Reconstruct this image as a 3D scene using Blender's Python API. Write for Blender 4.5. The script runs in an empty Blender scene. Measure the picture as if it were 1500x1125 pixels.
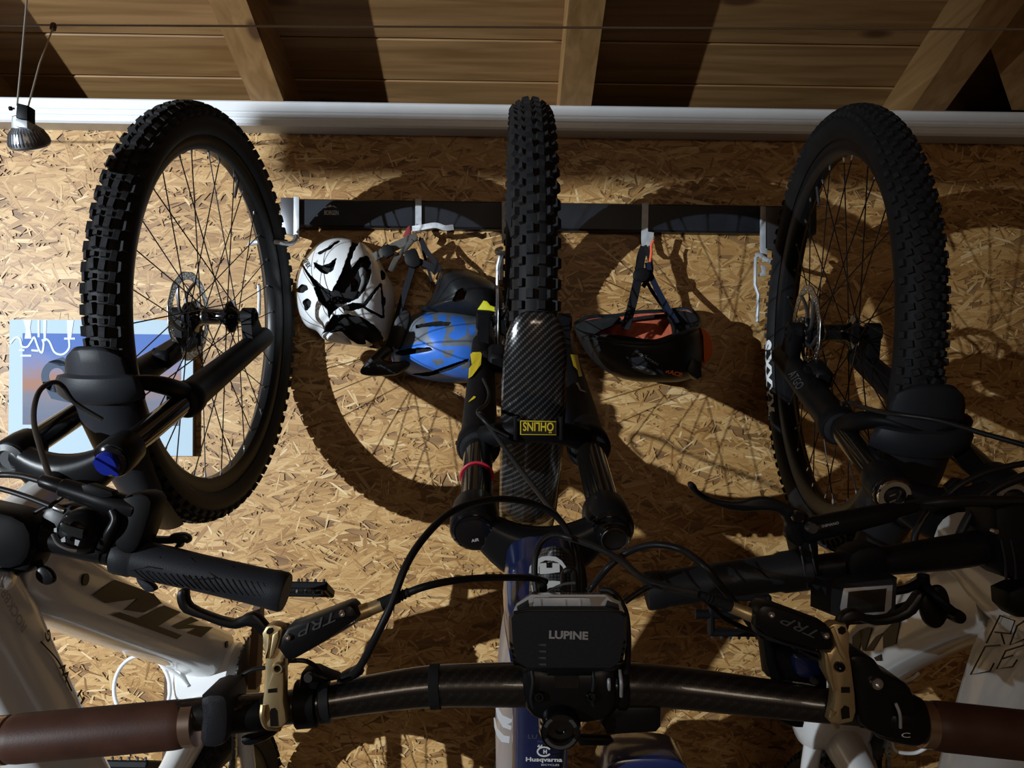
import bpy, bmesh, math, random
from mathutils import Vector as V, Matrix
random.seed(7)
rnd = random.uniform
SC = bpy.context.scene
COL = SC.collection
# ------------------------------------------------------------------ camera, world, light, exposure
FPX = 1145.0
PITCH, ROLL = 0.021, math.radians(0.85)
CAM = V((0, -1.79, 1.65))
_fw = V((0, math.cos(PITCH), math.sin(PITCH))); _u0 = V((0, -math.sin(PITCH), math.cos(PITCH))); _r0 = V((1, 0, 0))
_rt = _r0*math.cos(ROLL) + _u0*math.sin(ROLL)
_up = -_r0*math.sin(ROLL) + _u0*math.cos(ROLL)
cd = bpy.data.cameras.new('camera'); cam = bpy.data.objects.new('camera', cd); COL.objects.link(cam)
cd.sensor_width = 36.0; cd.lens = FPX/1500*36; cd.clip_start = .02
M = Matrix.Identity(4)
for i in range(3):
    M[i][0] = _rt[i]; M[i][1] = _up[i]; M[i][2] = -_fw[i]; M[i][3] = CAM[i]
cam.matrix_world = M
SC.camera = cam
w_ = bpy.data.worlds.new('world'); SC.world = w_; w_.use_nodes = True
w_.node_tree.nodes['Background'].inputs[0].default_value = (.5, .42, .34, 1)
w_.node_tree.nodes['Background'].inputs[1].default_value = .012
def lamp(name, loc, energy, col, radius):
    ld = bpy.data.lights.new(name, 'POINT'); ld.energy = energy; ld.color = col; ld.shadow_soft_size = radius
    lo = bpy.data.objects.new(name, ld); COL.objects.link(lo); lo.location = loc; return lo
sl = bpy.data.lights.new('room_lamp', 'SPOT'); sl.energy = 2150; sl.color = (.84, .93, 1.0); sl.shadow_soft_size = .022
sl.spot_size = math.radians(48); sl.spot_blend = 1.0
so = bpy.data.objects.new('room_lamp', sl); COL.objects.link(so); so.location = (-4.1, -4.3, 2.02)
so.rotation_euler = (V((-1.40, 0, 1.52))-V(so.location)).to_track_quat('-Z', 'Y').to_euler()
fl_ = lamp('fill_light', (.2, -4.6, 2.7), 54, (1.0, .84, .66), .5)  # added soft fill that lifts the shadows, no fixture behind it
SC.view_settings.view_transform = 'Standard'; SC.view_settings.look = 'None'
SC.view_settings.gamma = 1; SC.view_settings.use_curve_mapping = False
SC.view_settings.exposure = 0.0

# ------------------------------------------------------------------ pixel -> place helpers (1500 x 1125 frame)
def ray(x, y): return _fw + _rt*((x-750)/FPX) - _up*((y-562.5)/FPX)
def P(x, y, w):            # point of the ray at distance w in front of the back wall
    d = ray(x, y); return CAM + d*((-w-CAM.y)/d.y)
def PX(x, y, X):           # point of the ray on the upright plane x = X
    d = ray(x, y); return CAM + d*((X-CAM.x)/d.x)
def S(px, w): return px*(1.79-w)/FPX
def proj(p):
    q = p-CAM; d = q.dot(_fw); return (750+FPX*q.dot(_rt)/d, 562.5-FPX*q.dot(_up)/d)

# ------------------------------------------------------------------ materials
MATS = {}
def mat(name, col, rough=.5, metal=0.0, var=0.0, vscale=40, bump=0.0, bscale=300, spec=.5, coat=0.0, trans=0.0, emit=0, stretch=None):
    m = bpy.data.materials.new(name); m.use_nodes = True; MATS[name] = m
    nt = m.node_tree; b = nt.nodes['Principled BSDF']
    b.inputs['Base Color'].default_value = (*col, 1); b.inputs['Roughness'].default_value = rough
    b.inputs['Metallic'].default_value = metal; b.inputs['Specular IOR Level'].default_value = spec
    b.inputs['Coat Weight'].default_value = coat; b.inputs['Coat Roughness'].default_value = .08
    b.inputs['Transmission Weight'].default_value = trans
    if emit:
        b.inputs['Emission Color'].default_value = (*col, 1); b.inputs['Emission Strength'].default_value = emit
    if var or bump:
        tc = nt.nodes.new('ShaderNodeTexCoord'); mp = nt.nodes.new('ShaderNodeMapping')
        nt.links.new(tc.outputs['Object'], mp.inputs[0])
        if stretch: mp.inputs['Scale'].default_value = stretch
    if var:
        n = nt.nodes.new('ShaderNodeTexNoise'); n.inputs['Scale'].default_value = vscale; n.inputs['Detail'].default_value = 5
        nt.links.new(mp.outputs[0], n.inputs['Vector'])
        r = nt.nodes.new('ShaderNodeValToRGB')
        r.color_ramp.elements[0].position = .3; r.color_ramp.elements[1].position = .7
        r.color_ramp.elements[0].color = (*[c*(1-var) for c in col], 1); r.color_ramp.elements[1].color = (*[min(1, c*(1+var)) for c in col], 1)
        nt.links.new(n.outputs['Fac'], r.inputs[0]); nt.links.new(r.outputs[0], b.inputs['Base Color'])
    if bump:
        n2 = nt.nodes.new('ShaderNodeTexNoise'); n2.inputs['Scale'].default_value = bscale; n2.inputs['Detail'].default_value = 3
        nt.links.new(mp.outputs[0], n2.inputs['Vector'])
        bp = nt.nodes.new('ShaderNodeBump'); bp.inputs['Strength'].default_value = bump; bp.inputs['Distance'].default_value = .001
        nt.links.new(n2.outputs['Fac'], bp.inputs['Height']); nt.links.new(bp.outputs[0], b.inputs['Normal'])
    return m
mat('rubber', (.018, .018, .020), .72, var=.25, vscale=60, bump=.3, bscale=500, spec=0.12)
mat('sidewall', (.014, .014, .015), .6, var=.2, vscale=30, spec=0.2)
mat('tread', (.020, .020, .0215), .7, var=.35, vscale=120, bump=.3, bscale=600, spec=0.15)
mat('matte_black', (.006, .006, .007), .5, var=.2, vscale=30, spec=.12)
mat('satin_black', (.008, .008, .009), .34, var=.2, vscale=20, spec=0.22)
mat('gloss_black', (.006, .006, .007), .1, coat=.6)
mat('stanchion', (.008, .007, .006), .12, coat=.4)
mat('dark_plastic', (.019, .021, .026), .48, bump=.2, bscale=900, spec=0.25)
mat('grey_plastic', (.08, .085, .09), .45)
mat('silver', (.72, .73, .75), .28, 1.0)
mat('chrome', (.85, .86, .88), .1, 1.0)
mat('steel', (.52, .52, .50), .32, 1.0, var=.2, vscale=200)
mat('dark_steel', (.12, .12, .13), .35, .8)
mat('spoke_black', (.012, .011, .011), .35, .5)
mat('galvanised', (.52, .56, .60), .42, .35, var=.15, vscale=60)
mat('gold', (.64, .50, .27), .4, .75, var=.12, vscale=80)
mat('bronze', (.55, .40, .30), .28, .9)
mat('leather', (.085, .036, .025), .5, var=.2, vscale=40, bump=.1, bscale=700, spec=.4)
mat('white_paint', (.70, .71, .71), .22, coat=.5, var=.03, vscale=8)
mat('white_decal', (.78, .79, .80), .4)
mat('grey_decal', (.36, .37, .38), .45)
mat('black_decal', (.012, .010, .008), .35, spec=0.25)
mat('yellow_decal', (.62, .46, .02), .4)
mat('navy_paint', (.012, .022, .085), .22, coat=.5, var=.1, vscale=12)
mat('pale_paint', (.40, .36, .36), .3, coat=.3)
mat('blue_anodised', (.010, .022, .26), .25, .35)
mat('red_ring', (.55, .02, .05), .4)
mat('helmet_white', (.74, .76, .78), .3, coat=.3, var=.04, vscale=30)
mat('helmet_blue', (.035, .16, .62), .38, var=.08, vscale=40)
mat('helmet_slate', (.12, .14, .17), .45, var=.2, vscale=40)
mat('helmet_black', (.012, .013, .015), .42, var=.25, vscale=40, spec=0.25)
mat('foam_black', (.016, .016, .017), .85, bump=.6, bscale=400, var=.3, spec=0.08)
mat('foam_grey', (.16, .17, .18), .8, bump=.6, bscale=400, var=.2)
mat('foam_orange', (.42, .085, .035), .75, var=.35, vscale=60, bump=.6, bscale=300)
mat('orange_shell', (.62, .11, .01), .4)
mat('accent_lime', (.52, .50, .01), .45)
mat('strap_black', (.014, .014, .017), .75, bump=.5, bscale=800, spec=0.1)
mat('strap_navy', (.012, .016, .035), .75, bump=.5, bscale=800, spec=0.12)
mat('strap_grey', (.10, .095, .085), .8, bump=.6, bscale=800, var=.2, spec=0.2)
mat('strap_pale', (.55, .57, .60), .7, var=.3, vscale=80)
mat('red_cloth', (.18, .015, .02), .8)
mat('orange_cord', (.75, .12, .04), .6)
mat('trim_white', (.74, .77, .80), .38, .0, var=.04, vscale=15)
mat('rack_black', (.012, .014, .019), .38, var=.3, vscale=20, spec=0.22)
mat('paper', (.42, .53, .61), .7, spec=.15)
mat('cable_black', (.014, .014, .015), .42, spec=0.3)
mat('white_plastic', (.72, .73, .74), .4)
mat('clear_lens', (.62, .64, .66), .12, coat=.5)
mat('screen', (.02, .022, .022), .12, coat=.5)
mat('brown_edge', (.09, .045, .02), .6)
mat('lamp_metal', (.26, .27, .29), .35, .8)
mat('cable_steel', (.34, .30, .26), .4, .3)
mat('concrete', (.30, .29, .27), .8, var=.2, vscale=6)
mat('bulb', (1, .95, .85), .4, emit=0.0)

def wood(name, c0, c1, knots=True, axis=0):
    m = bpy.data.materials.new(name); m.use_nodes = True; MATS[name] = m
    nt = m.node_tree; N = nt.nodes; L = nt.links; b = N['Principled BSDF']; b.inputs['Roughness'].default_value = .5
    b.inputs['Specular IOR Level'].default_value = .35
    tc = N.new('ShaderNodeTexCoord'); oi = N.new('ShaderNodeObjectInfo')
    add = N.new('ShaderNodeVectorMath'); add.operation = 'ADD'
    mul = N.new('ShaderNodeVectorMath'); mul.operation = 'SCALE'; mul.inputs['Scale'].default_value = 17
    cv = N.new('ShaderNodeCombineXYZ')
    for i in range(3): L.new(oi.outputs['Random'], cv.inputs[i])
    L.new(cv.outputs[0], mul.inputs[0]); L.new(tc.outputs['Object'], add.inputs[0]); L.new(mul.outputs[0], add.inputs[1])
    mp = N.new('ShaderNodeMapping'); sc = [14, 14, 14]; sc[axis] = .9; mp.inputs['Scale'].default_value = sc
    L.new(add.outputs[0], mp.inputs[0])
    n = N.new('ShaderNodeTexNoise'); n.inputs['Scale'].default_value = 3; n.inputs['Detail'].default_value = 7; n.inputs['Distortion'].default_value = .7
    L.new(mp.outputs[0], n.inputs['Vector'])
    r = N.new('ShaderNodeValToRGB'); r.color_ramp.elements[0].position = .33; r.color_ramp.elements[1].position = .68
    r.color_ramp.elements[0].color = (*c0, 1); r.color_ramp.elements[1].color = (*c1, 1); L.new(n.outputs['Fac'], r.inputs[0])
    out = r.outputs[0]
    if knots:
        mk_ = N.new('ShaderNodeMapping'); s2 = [9, 9, 9]; s2[axis] = 3.2; mk_.inputs['Scale'].default_value = s2; L.new(add.outputs[0], mk_.inputs[0])
        vo = N.new('ShaderNodeTexVoronoi'); vo.inputs['Scale'].default_value = 1.0; L.new(mk_.outputs[0], vo.inputs['Vector'])
        kr = N.new('ShaderNodeValToRGB'); kr.color_ramp.elements[0].position = .09; kr.color_ramp.elements[1].position = .16
        kr.color_ramp.elements[0].color = (1, 1, 1, 1); kr.color_ramp.elements[1].color = (0, 0, 0, 1); L.new(vo.outputs['Distance'], kr.inputs[0])
        mx = N.new('ShaderNodeMixRGB'); mx.inputs[2].default_value = (.10, .045, .018, 1)
        L.new(kr.outputs[0], mx.inputs[0]); L.new(out, mx.inputs[1]); out = mx.outputs[0]
    L.new(out, b.inputs['Base Color'])
    return m
wood('pine_plank', (.20, .105, .038), (.33, .19, .078))
wood('pine_rafter', (.25, .135, .048), (.38, .22, .09), axis=1)
wood('osb_base', (.16, .08, .03), (.34, .19, .075), knots=False)

def osb_strands():
    m = bpy.data.materials.new('osb_strand'); m.use_nodes = True; MATS['osb_strand'] = m
    nt = m.node_tree; N = nt.nodes; L = nt.links; b = N['Principled BSDF']
    b.inputs['Roughness'].default_value = .48; b.inputs['Specular IOR Level'].default_value = .4
    at = N.new('ShaderNodeAttribute'); at.attribute_name = 'tone'
    r = N.new('ShaderNodeValToRGB'); e = r.color_ramp.elements
    e[0].position = 0; e[0].color = (.17, .075, .020, 1); e[1].position = 1; e[1].color = (.68, .505, .275, 1)
    for p, c in ((.25, (.285, .142, .042, 1)), (.5, (.42, .236, .080, 1)), (.75, (.54, .342, .142, 1))):
        q = e.new(p); q.color = c
    uv = N.new('ShaderNodeUVMap'); mp = N.new('ShaderNodeMapping'); mp.inputs['Scale'].default_value = (16, 300, 1)
    L.new(uv.outputs[0], mp.inputs[0])
    n = N.new('ShaderNodeTexNoise'); n.inputs['Scale'].default_value = 1; n.inputs['Detail'].default_value = 4; L.new(mp.outputs[0], n.inputs['Vector'])
    ma = N.new('ShaderNodeMath'); ma.operation = 'MULTIPLY_ADD'; ma.inputs[1].default_value = .75; L.new(n.outputs['Fac'], ma.inputs[0])
    su = N.new('ShaderNodeMath'); su.operation = 'SUBTRACT'; su.inputs[1].default_value = .375
    L.new(at.outputs['Fac'], su.inputs[0]); L.new(su.outputs[0], ma.inputs[2]); L.new(ma.outputs[0], r.inputs[0])
    L.new(r.outputs[0], b.inputs['Base Color'])
    bp = N.new('ShaderNodeBump'); bp.inputs['Strength'].default_value = .25; bp.inputs['Distance'].default_value = .001
    L.new(n.outputs['Fac'], bp.inputs['Height']); L.new(bp.outputs[0], b.inputs['Normal'])
osb_strands()

def pattern(name, base, dots, scale, thr, kind='carbon', rough=.18):
    m = bpy.data.materials.new(name); m.use_nodes = True; MATS[name] = m
    nt = m.node_tree; N = nt.nodes; L = nt.links; b = N['Principled BSDF']
    b.inputs['Roughness'].default_value = rough; b.inputs['Coat Weight'].default_value = .5
    tc = N.new('ShaderNodeTexCoord'); mp = N.new('ShaderNodeMapping'); L.new(tc.outputs['UV'], mp.inputs[0])
    if kind == 'carbon':      # 2x2 twill: checks that step diagonally
        mp.inputs['Scale'].default_value = (scale, scale, 1)
        sx = N.new('ShaderNodeSeparateXYZ'); L.new(mp.outputs[0], sx.inputs[0])
        fl = N.new('ShaderNodeMath'); fl.operation = 'FLOOR'; L.new(sx.outputs[0], fl.inputs[0])
        sb = N.new('ShaderNodeMath'); sb.operation = 'MULTIPLY_ADD'; sb.inputs[1].default_value = .25; L.new(fl.outputs[0], sb.inputs[0])
        m4 = N.new('ShaderNodeMath'); m4.operation = 'MULTIPLY'; m4.inputs[1].default_value = .25; L.new(sx.outputs[1], m4.inputs[0]); L.new(m4.outputs[0], sb.inputs[2])
        fr = N.new('ShaderNodeMath'); fr.operation = 'FRACT'; L.new(sb.outputs[0], fr.inputs[0])
        gt = N.new('ShaderNodeMath'); gt.operation = 'GREATER_THAN'; gt.inputs[1].default_value = thr; L.new(fr.outputs[0], gt.inputs[0])
        fac = gt.outputs[0]
    else:
        mp.inputs['Scale'].default_value = (scale, scale, 1)
        vo = N.new('ShaderNodeTexVoronoi'); vo.inputs['Scale'].default_value = 1; vo.inputs['Randomness'].default_value = .1; L.new(mp.outputs[0], vo.inputs['Vector'])
        gt = N.new('ShaderNodeMath'); gt.operation = 'LESS_THAN'; gt.inputs[1].default_value = thr; L.new(vo.outputs['Distance'], gt.inputs[0]); fac = gt.outputs[0]
    mx = N.new('ShaderNodeMixRGB'); mx.inputs[1].default_value = (*base, 1); mx.inputs[2].default_value = (*dots, 1)
    L.new(fac, mx.inputs[0]); L.new(mx.outputs[0], b.inputs['Base Color'])
    if kind == 'carbon':
        ml = N.new('ShaderNodeMath'); ml.operation = 'MULTIPLY'; ml.inputs[1].default_value = .8; L.new(fac, ml.inputs[0]); L.new(ml.outputs[0], b.inputs['Metallic'])
    return m
pattern('carbon_guard', (.010, .010, .011), (.24, .24, .24), 400, .70)
pattern('carbon_bar', (.008, .008, .009), (.06, .06, .06), 430, .66, rough=.3)
pattern('honeycomb', (.006, .006, .007), (.06, .06, .065), 330, .38, 'dots', .4)

# ------------------------------------------------------------------ mesh helpers
LOC = {}
def link(o, parent):
    COL.objects.link(o)
    if parent is not None: o.parent = parent
def tag(o, label, cat, group=None):
    o['label'] = label; o['category'] = cat
    if group: o['group'] = group
    return o
def thing(name, loc, label, cat, group=None):
    o = bpy.data.objects.new(name, None); o.empty_display_size = .05; link(o, None); o.location = loc; LOC[o.name] = V(loc)
    return tag(o, label, cat, group)
def catmull(pts, n=8):
    pts = [V(p) for p in pts]
    if len(pts) < 3: return [pts[0].lerp(pts[1], i/n) for i in range(n+1)]
    q = [pts[0]*2-pts[1]]+pts+[pts[-1]*2-pts[-2]]; out = []
    for i in range(1, len(q)-2):
        a, b, c, d = q[i-1:i+3]
        for k in range(n):
            t = k/n
            out.append(.5*((2*b)+(c-a)*t+(2*a-5*b+4*c-d)*t*t+(3*b-a-3*c+d)*t**3))
    out.append(pts[-1]); return out
def inpoly(x, y, poly):
    r = False; j = len(poly)-1
    for i in range(len(poly)):
        xi, yi = poly[i]; xj, yj = poly[j]
        if (yi > y) != (yj > y) and x < (xj-xi)*(y-yi)/(yj-yi)+xi: r = not r
        j = i
    return r
class MB:
    def __init__(s): s.v = []; s.f = []; s.mi = []; s.uv = {}
    def add(s, vs, fs, mi=0):
        o = len(s.v); s.v += [V(p) for p in vs]
        s.f += [tuple(i+o for i in f) for f in fs]; s.mi += [mi]*len(fs); return o
    def tube(s, path, r, seg=10, caps=True, mi=0, sq=1.0, up=None):
        path = [V(p) for p in path]; n = len(path)
        rs = r if isinstance(r, (list, tuple)) else [r]*n
        if len(rs) != n: rs = [rs[min(len(rs)-1, int(i*(len(rs)-1)/(n-1)))]+(rs[min(len(rs)-1, int(i*(len(rs)-1)/(n-1))+1)]-rs[int(i*(len(rs)-1)/(n-1))])*((i*(len(rs)-1)/(n-1)) % 1) for i in range(n)]
        T = [(path[min(i+1, n-1)]-path[max(i-1, 0)]).normalized() for i in range(n)]
        u = V(up) if up is not None else (V((0, -1, 0)) if abs(T[0].y) < .9 else V((0, 0, 1)))
        vs = []
        for i in range(n):
            u = (u-T[i]*u.dot(T[i])).normalized(); b = T[i].cross(u)
            for k in range(seg):
                a = 2*math.pi*k/seg; vs.append(path[i]+(u*math.cos(a)*sq+b*math.sin(a))*rs[i])
        fs = [(i*seg+k, i*seg+(k+1) % seg, (i+1)*seg+(k+1) % seg, (i+1)*seg+k) for i in range(n-1) for k in range(seg)]
        if caps: fs += [tuple(range(seg-1, -1, -1)), tuple(range((n-1)*seg, n*seg))]
        o = s.add(vs, fs, mi)
        Ls = [0]
        for i in range(1, n): Ls.append(Ls[-1]+(path[i]-path[i-1]).length)
        for i in range(n):
            for k in range(seg): s.uv[o+i*seg+k] = (2*math.pi*rs[i]*k/seg, Ls[i])
        return s
    def lathe(s, prof, org, axis, seg=24, mi=0, closed=False, arc=None):
        org = V(org); ax = V(axis).normalized()
        u = V((0, 0, 1)) if abs(ax.z) < .9 else V((1, 0, 0)); u = (u-ax*u.dot(ax)).normalized(); b = ax.cross(u); n = len(prof)
        vs = [org+ax*h+(u*math.cos(2*math.pi*k/seg)+b*math.sin(2*math.pi*k/seg))*r for (r, h) in prof for k in range(seg)]
        R = range(n if closed else n-1)
        fs = [(i*seg+k, i*seg+(k+1) % seg, ((i+1) % n)*seg+(k+1) % seg, ((i+1) % n)*seg+k) for i in R for k in range(seg)]
        if not closed:
            if prof[0][0] > 1e-6: fs.append(tuple(range(seg-1, -1, -1)))
            if prof[-1][0] > 1e-6: fs.append(tuple(range((n-1)*seg, n*seg)))
        s.add(vs, fs, mi); return s
    def loft(s, rings, caps=True, mi=0, closed=True):
        seg = len(rings[0]); n = len(rings)
        vs = [p for r in rings for p in r]; K = range(seg if closed else seg-1)
        fs = [(i*seg+k, i*seg+(k+1) % seg, (i+1)*seg+(k+1) % seg, (i+1)*seg+k) for i in range(n-1) for k in K]
        if caps and closed: fs += [tuple(range(seg-1, -1, -1)), tuple(range((n-1)*seg, n*seg))]
        s.add(vs, fs, mi); return s
    def hull(s, pts, mi=0):
        bm = bmesh.new()
        for p in pts: bm.verts.new(V(p))
        bmesh.ops.convex_hull(bm, input=bm.verts[:])
        lone = [v for v in bm.verts if not v.link_faces]
        bmesh.ops.delete(bm, geom=lone, context='VERTS')
        bmesh.ops.dissolve_limit(bm, angle_limit=.01, verts=bm.verts[:], edges=bm.edges[:])
        bm.verts.index_update()
        s.add([v.co.copy() for v in bm.verts], [tuple(v.index for v in f.verts) for f in bm.faces], mi); bm.free(); return s
    def box(s, c, sx, sy, sz, ch=0.0, ax=None, mi=0):
        c = V(c); A = ax or (V((1, 0, 0)), V((0, 1, 0)), V((0, 0, 1))); pts = []
        hx, hy, hz = sx/2, sy/2, sz/2
        for i in (-1, 1):
            for j in (-1, 1):
                for k in (-1, 1):
                    if ch:
                        for (a, b_, c_) in ((hx, hy-ch, hz-ch), (hx-ch, hy, hz-ch), (hx-ch, hy-ch, hz)):
                            pts.append(c+A[0]*i*a+A[1]*j*b_+A[2]*k*c_)
                    else: pts.append(c+A[0]*i*hx+A[1]*j*hy+A[2]*k*hz)
        return s.hull(pts, mi)
    def prism(s, poly, depth, ch=0.0, mi=0):
        """closed polygon (3D, planar) extruded along depth vector, rounded rim of size ch on both ends"""
        poly = [V(p) for p in poly]; D = V(depth); n = len(poly); nrm = D.normalized()
        area = V((0, 0, 0))
        for i in range(n): area += poly[i].cross(poly[(i+1) % n])
        if area.dot(nrm) > 0: poly.reverse()
        ins = []
        for i in range(n):
            a = (poly[i]-poly[i-1]).normalized(); b = (poly[(i+1) % n]-poly[i]).normalized()
            na = a.cross(nrm); nb = b.cross(nrm); m_ = (na+nb)
            if m_.length < 1e-6: m_ = na
            m_.normalize(); k = max(.45, m_.dot(na)); ins.append(m_/k)
        d = D.length; R = []
        if ch:
            t = [(ch, 0), (ch*.3, ch*.3), (0, ch), (0, d-ch), (ch*.3, d-ch*.3), (ch, d)]
        else: t = [(0, 0), (0, d)]
        sg = 1
        for (i_, h) in t: R.append([poly[k]+ins[k]*sg*i_+nrm*h for k in range(n)])
        return s.loft(R, True, mi)
    def sheet(s, grid, thick=0.0, mi=0, uvscale=None):
        nr = len(grid); nc = len(grid[0]); vs = [p for r in grid for p in r]
        fs = [(i*nc+k, i*nc+k+1, (i+1)*nc+k+1, (i+1)*nc+k) for i in range(nr-1) for k in range(nc-1)]
        o = s.add(vs, fs, mi)
        for i in range(nr):
            for k in range(nc):
                s.uv[o+i*nc+k] = ((grid[i][k]-grid[i][nc//2]).length*(1 if k >= nc//2 else -1), (grid[i][nc//2]-grid[0][nc//2]).length)
        return s
    def build(s, name, m, parent=None, smooth=40, solid=0.0, sub=0, loc=None):
        me = bpy.data.meshes.new(name)
        if parent is not None: L = LOC[parent.name]
        else:
            if loc is None:
                n = len(s.v); loc = V((sum(p.x for p in s.v)/n, sum(p.y for p in s.v)/n, min(p.z for p in s.v)))
            L = V(loc)
        me.from_pydata([tuple(p-L) for p in s.v], [], s.f)
        ms = m if isinstance(m, (list, tuple)) else [m]
        for q in ms: me.materials.append(MATS[q])
        if len(ms) > 1: me.polygons.foreach_set('material_index', s.mi)
        if s.uv:
            ul = me.uv_layers.new(name='UVMap')
            for lp in me.loops: ul.data[lp.index].uv = s.uv.get(lp.vertex_index, (0, 0))
        me.update()
        bm = bmesh.new(); bm.from_mesh(me); bmesh.ops.recalc_face_normals(bm, faces=bm.faces[:]); bm.to_mesh(me); bm.free()
        if smooth:
            me.polygons.foreach_set('use_smooth', [True]*len(me.polygons)); me.set_sharp_from_angle(angle=math.radians(smooth))
        o = bpy.data.objects.new(name, me); link(o, parent)
        if parent is None: o.location = L
        LOC[o.name] = L
        if solid:
            md = o.modifiers.new('thickness', 'SOLIDIFY'); md.thickness = solid; md.offset = -1
        if sub:
            md = o.modifiers.new('smooth', 'SUBSURF'); md.levels = sub; md.render_levels = sub
        return o
def plate(poly, w, thick, ch=0.0, mb=None):
    """flat metal or plastic piece: outline given in photo pixels, lying at distance w from the wall"""
    mb = mb or MB(); return mb.prism([P(x, y, w) for (x, y) in poly], (0, thick, 0), ch)
def smoothpoly(poly, n=4):
    pts = [V((x, y, 0)) for x, y in poly]; N = len(pts); out = []
    for i in range(N):
        a, b, c, d = pts[i-1], pts[i], pts[(i+1) % N], pts[(i+2) % N]
        for k in range(n):
            t = k/n; q = .5*((2*b)+(c-a)*t+(2*a-5*b+4*c-d)*t*t+(3*b-a-3*c+d)*t**3); out.append((q.x, q.y))
    return out
def text_mesh(txt, bold=0.0, shear=0.0, xs=1.0, space=1.0):
    cu = bpy.data.curves.new('t', 'FONT'); cu.body = txt; cu.size = 1; cu.offset = bold; cu.shear = shear; cu.align_x = 'CENTER'; cu.align_y = 'CENTER'
    cu.resolution_u = 3; cu.space_character = space
    o = bpy.data.objects.new('t', cu); COL.objects.link(o)
    dg = bpy.context.evaluated_depsgraph_get(); dg.update()
    me = bpy.data.meshes.new_from_object(o.evaluated_get(dg)); bpy.data.objects.remove(o); bpy.data.curves.remove(cu)
    vs = [(v.co.x*xs, v.co.y) for v in me.vertices]; fs = [tuple(p.vertices) for p in me.polygons]
    bpy.data.meshes.remove(me)
    ys = [y for _, y in vs]; xx = [x for x, _ in vs]
    h = max(ys)-min(ys); cy = (max(ys)+min(ys))/2; cx = (max(xx)+min(xx))/2
    return [((x-cx)/h, (y-cy)/h) for x, y in vs], fs
def text(name, txt, c, xa, ya, h, m, parent, bold=0.0, shear=0.0, xs=1.0, space=1.0, width=None):
    vs, fs = text_mesh(txt, bold, shear, xs, space)
    if width:
        k = (max(x for x, _ in vs)-min(x for x, _ in vs)); f = width/(k*h); vs = [(x*f, y) for x, y in vs]
    mb = MB(); xa = V(xa).normalized(); ya = V(ya).normalized(); c = V(c)
    mb.add([c+xa*x*h+ya*y*h for x, y in vs], fs)
    return mb.build(name, m, parent, smooth=0)
def ptext(name, txt, x, y, w, hpx, m, parent, ang=0.0, width=None, **k):
    a = math.radians(ang); xa = V((math.cos(a), 0, math.sin(a))); ya = V((-math.sin(a), 0, math.cos(a)))
    return text(name, txt, P(x, y, w), xa, ya, S(hpx, w), m, parent, width=S(width, w) if width else None, **k)
# ------------------------------------------------------------------ the room
def struct(o): o['kind'] = 'structure'; return o
XL, XR, WF = -5.2, 3.2, 5.6
SL = .39                         # roof slope
ZT, ZB = 2.313, 2.257            # white trim on top of the OSB wall
mb = MB(); mb.box((( XL+XR)/2, .012, ZT/2-.01), XR-XL, .02, ZT-.02)
wall = struct(mb.build('wall_back', 'osb_base', smooth=0))
def strands():
    mb = MB(); tones = []; uvs = []
    spec = [(5500, .06, .15, .010, .030, .35), (16000, .03, .085, .004, .012, .6), (26000, .012, .045, .0018, .0055, .9)]
    jobs = []
    for (n, l0, l1, b0, b1, sp) in spec:
        for i in range(n): jobs.append((rnd(l0, l1), rnd(b0, b1), random.gauss(0, sp)))
    jobs.sort(key=lambda j: random.random()-(j[1] > .0055)*.42-(j[1] > .012)*.35)
    x0, x1, z0, z1 = -2.2, 2.2, .35, ZT-.03
    for i, (l, b, a) in enumerate(jobs):
        cx, cz = rnd(x0, x1), rnd(z0, z1); dy = -.0003-.0007*i/len(jobs)
        ca, sa = math.cos(a), math.sin(a); tl = 0.0
        h, k = l/2, b/2
        loc = [(-h, -k*rnd(.2, 1)), (-h*rnd(.6, 1), k*rnd(.4, 1)), (h*rnd(-.1, .4), k), (h*rnd(.85, 1), k*rnd(.2, .9)), (h, -k*rnd(.3, 1)), (h*rnd(-.3, .3), -k)]
        o = mb.add([(cx+u*ca-v*sa, dy-tl*(v/k)*.3, min(z1, cz+u*sa+v*ca)) for u, v in loc], [(0, 1, 2, 3, 4, 5)])
        t = random.gauss(.50, .13)
        if b < .0055: t += rnd(-.32, .30)
        elif random.random() < .10: t += rnd(-.2, .2)
        tones.append(max(0, min(1, t))); ou, ov = rnd(0, 50), rnd(0, 50)
        for q, (u, v) in enumerate(loc): mb.uv[o+q] = (u+ou, v+ov)
    o = mb.build('strands', 'osb_strand', wall, smooth=0)
    at = o.data.attributes.new('tone', 'FLOAT', 'FACE'); at.data.foreach_set('value', tones)
    o['kind'] = 'stuff'; o['label'] = 'pressed wood flakes of the OSB board'
strands()
mb = MB(); mb.box(((XL+XR)/2, -WF/2, -.03), XR-XL, WF, .06); struct(mb.build('floor', 'concrete', smooth=0))
for nm, x in (('wall_left', XL), ('wall_right', XR)):
    mb = MB(); mb.box((x+(.01 if x > 0 else -.01), -WF/2, 1.9), .02, WF, 3.8); struct(mb.build(nm, 'osb_base', smooth=0))
mb = MB(); mb.box(((XL+XR)/2, -WF-.01, 1.15), XR-XL, .02, 2.3); struct(mb.build('wall_front', 'osb_base', smooth=0))
# white metal trim with fine ribs along the wall top
prof = [(0, ZB), (.050, ZB), (.055, ZB+.004), (.055, .0), (.0525, .002), (.0525, .005), (.055, .007), (.055, .013), (.0525, .015), (.0525, .018), (.055, .020), (.055, ZT-.004), (.051, ZT), (0, ZT)]
pr = []
for (w, z) in prof: pr.append((w, z if z > 1 else ZB+.012+z))
mb = MB(); mb.loft([[V((x, -w, z)) for (w, z) in pr] for x in (XL, XR)]); trim = struct(mb.build('trim_1', 'trim_white', smooth=0))
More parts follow.
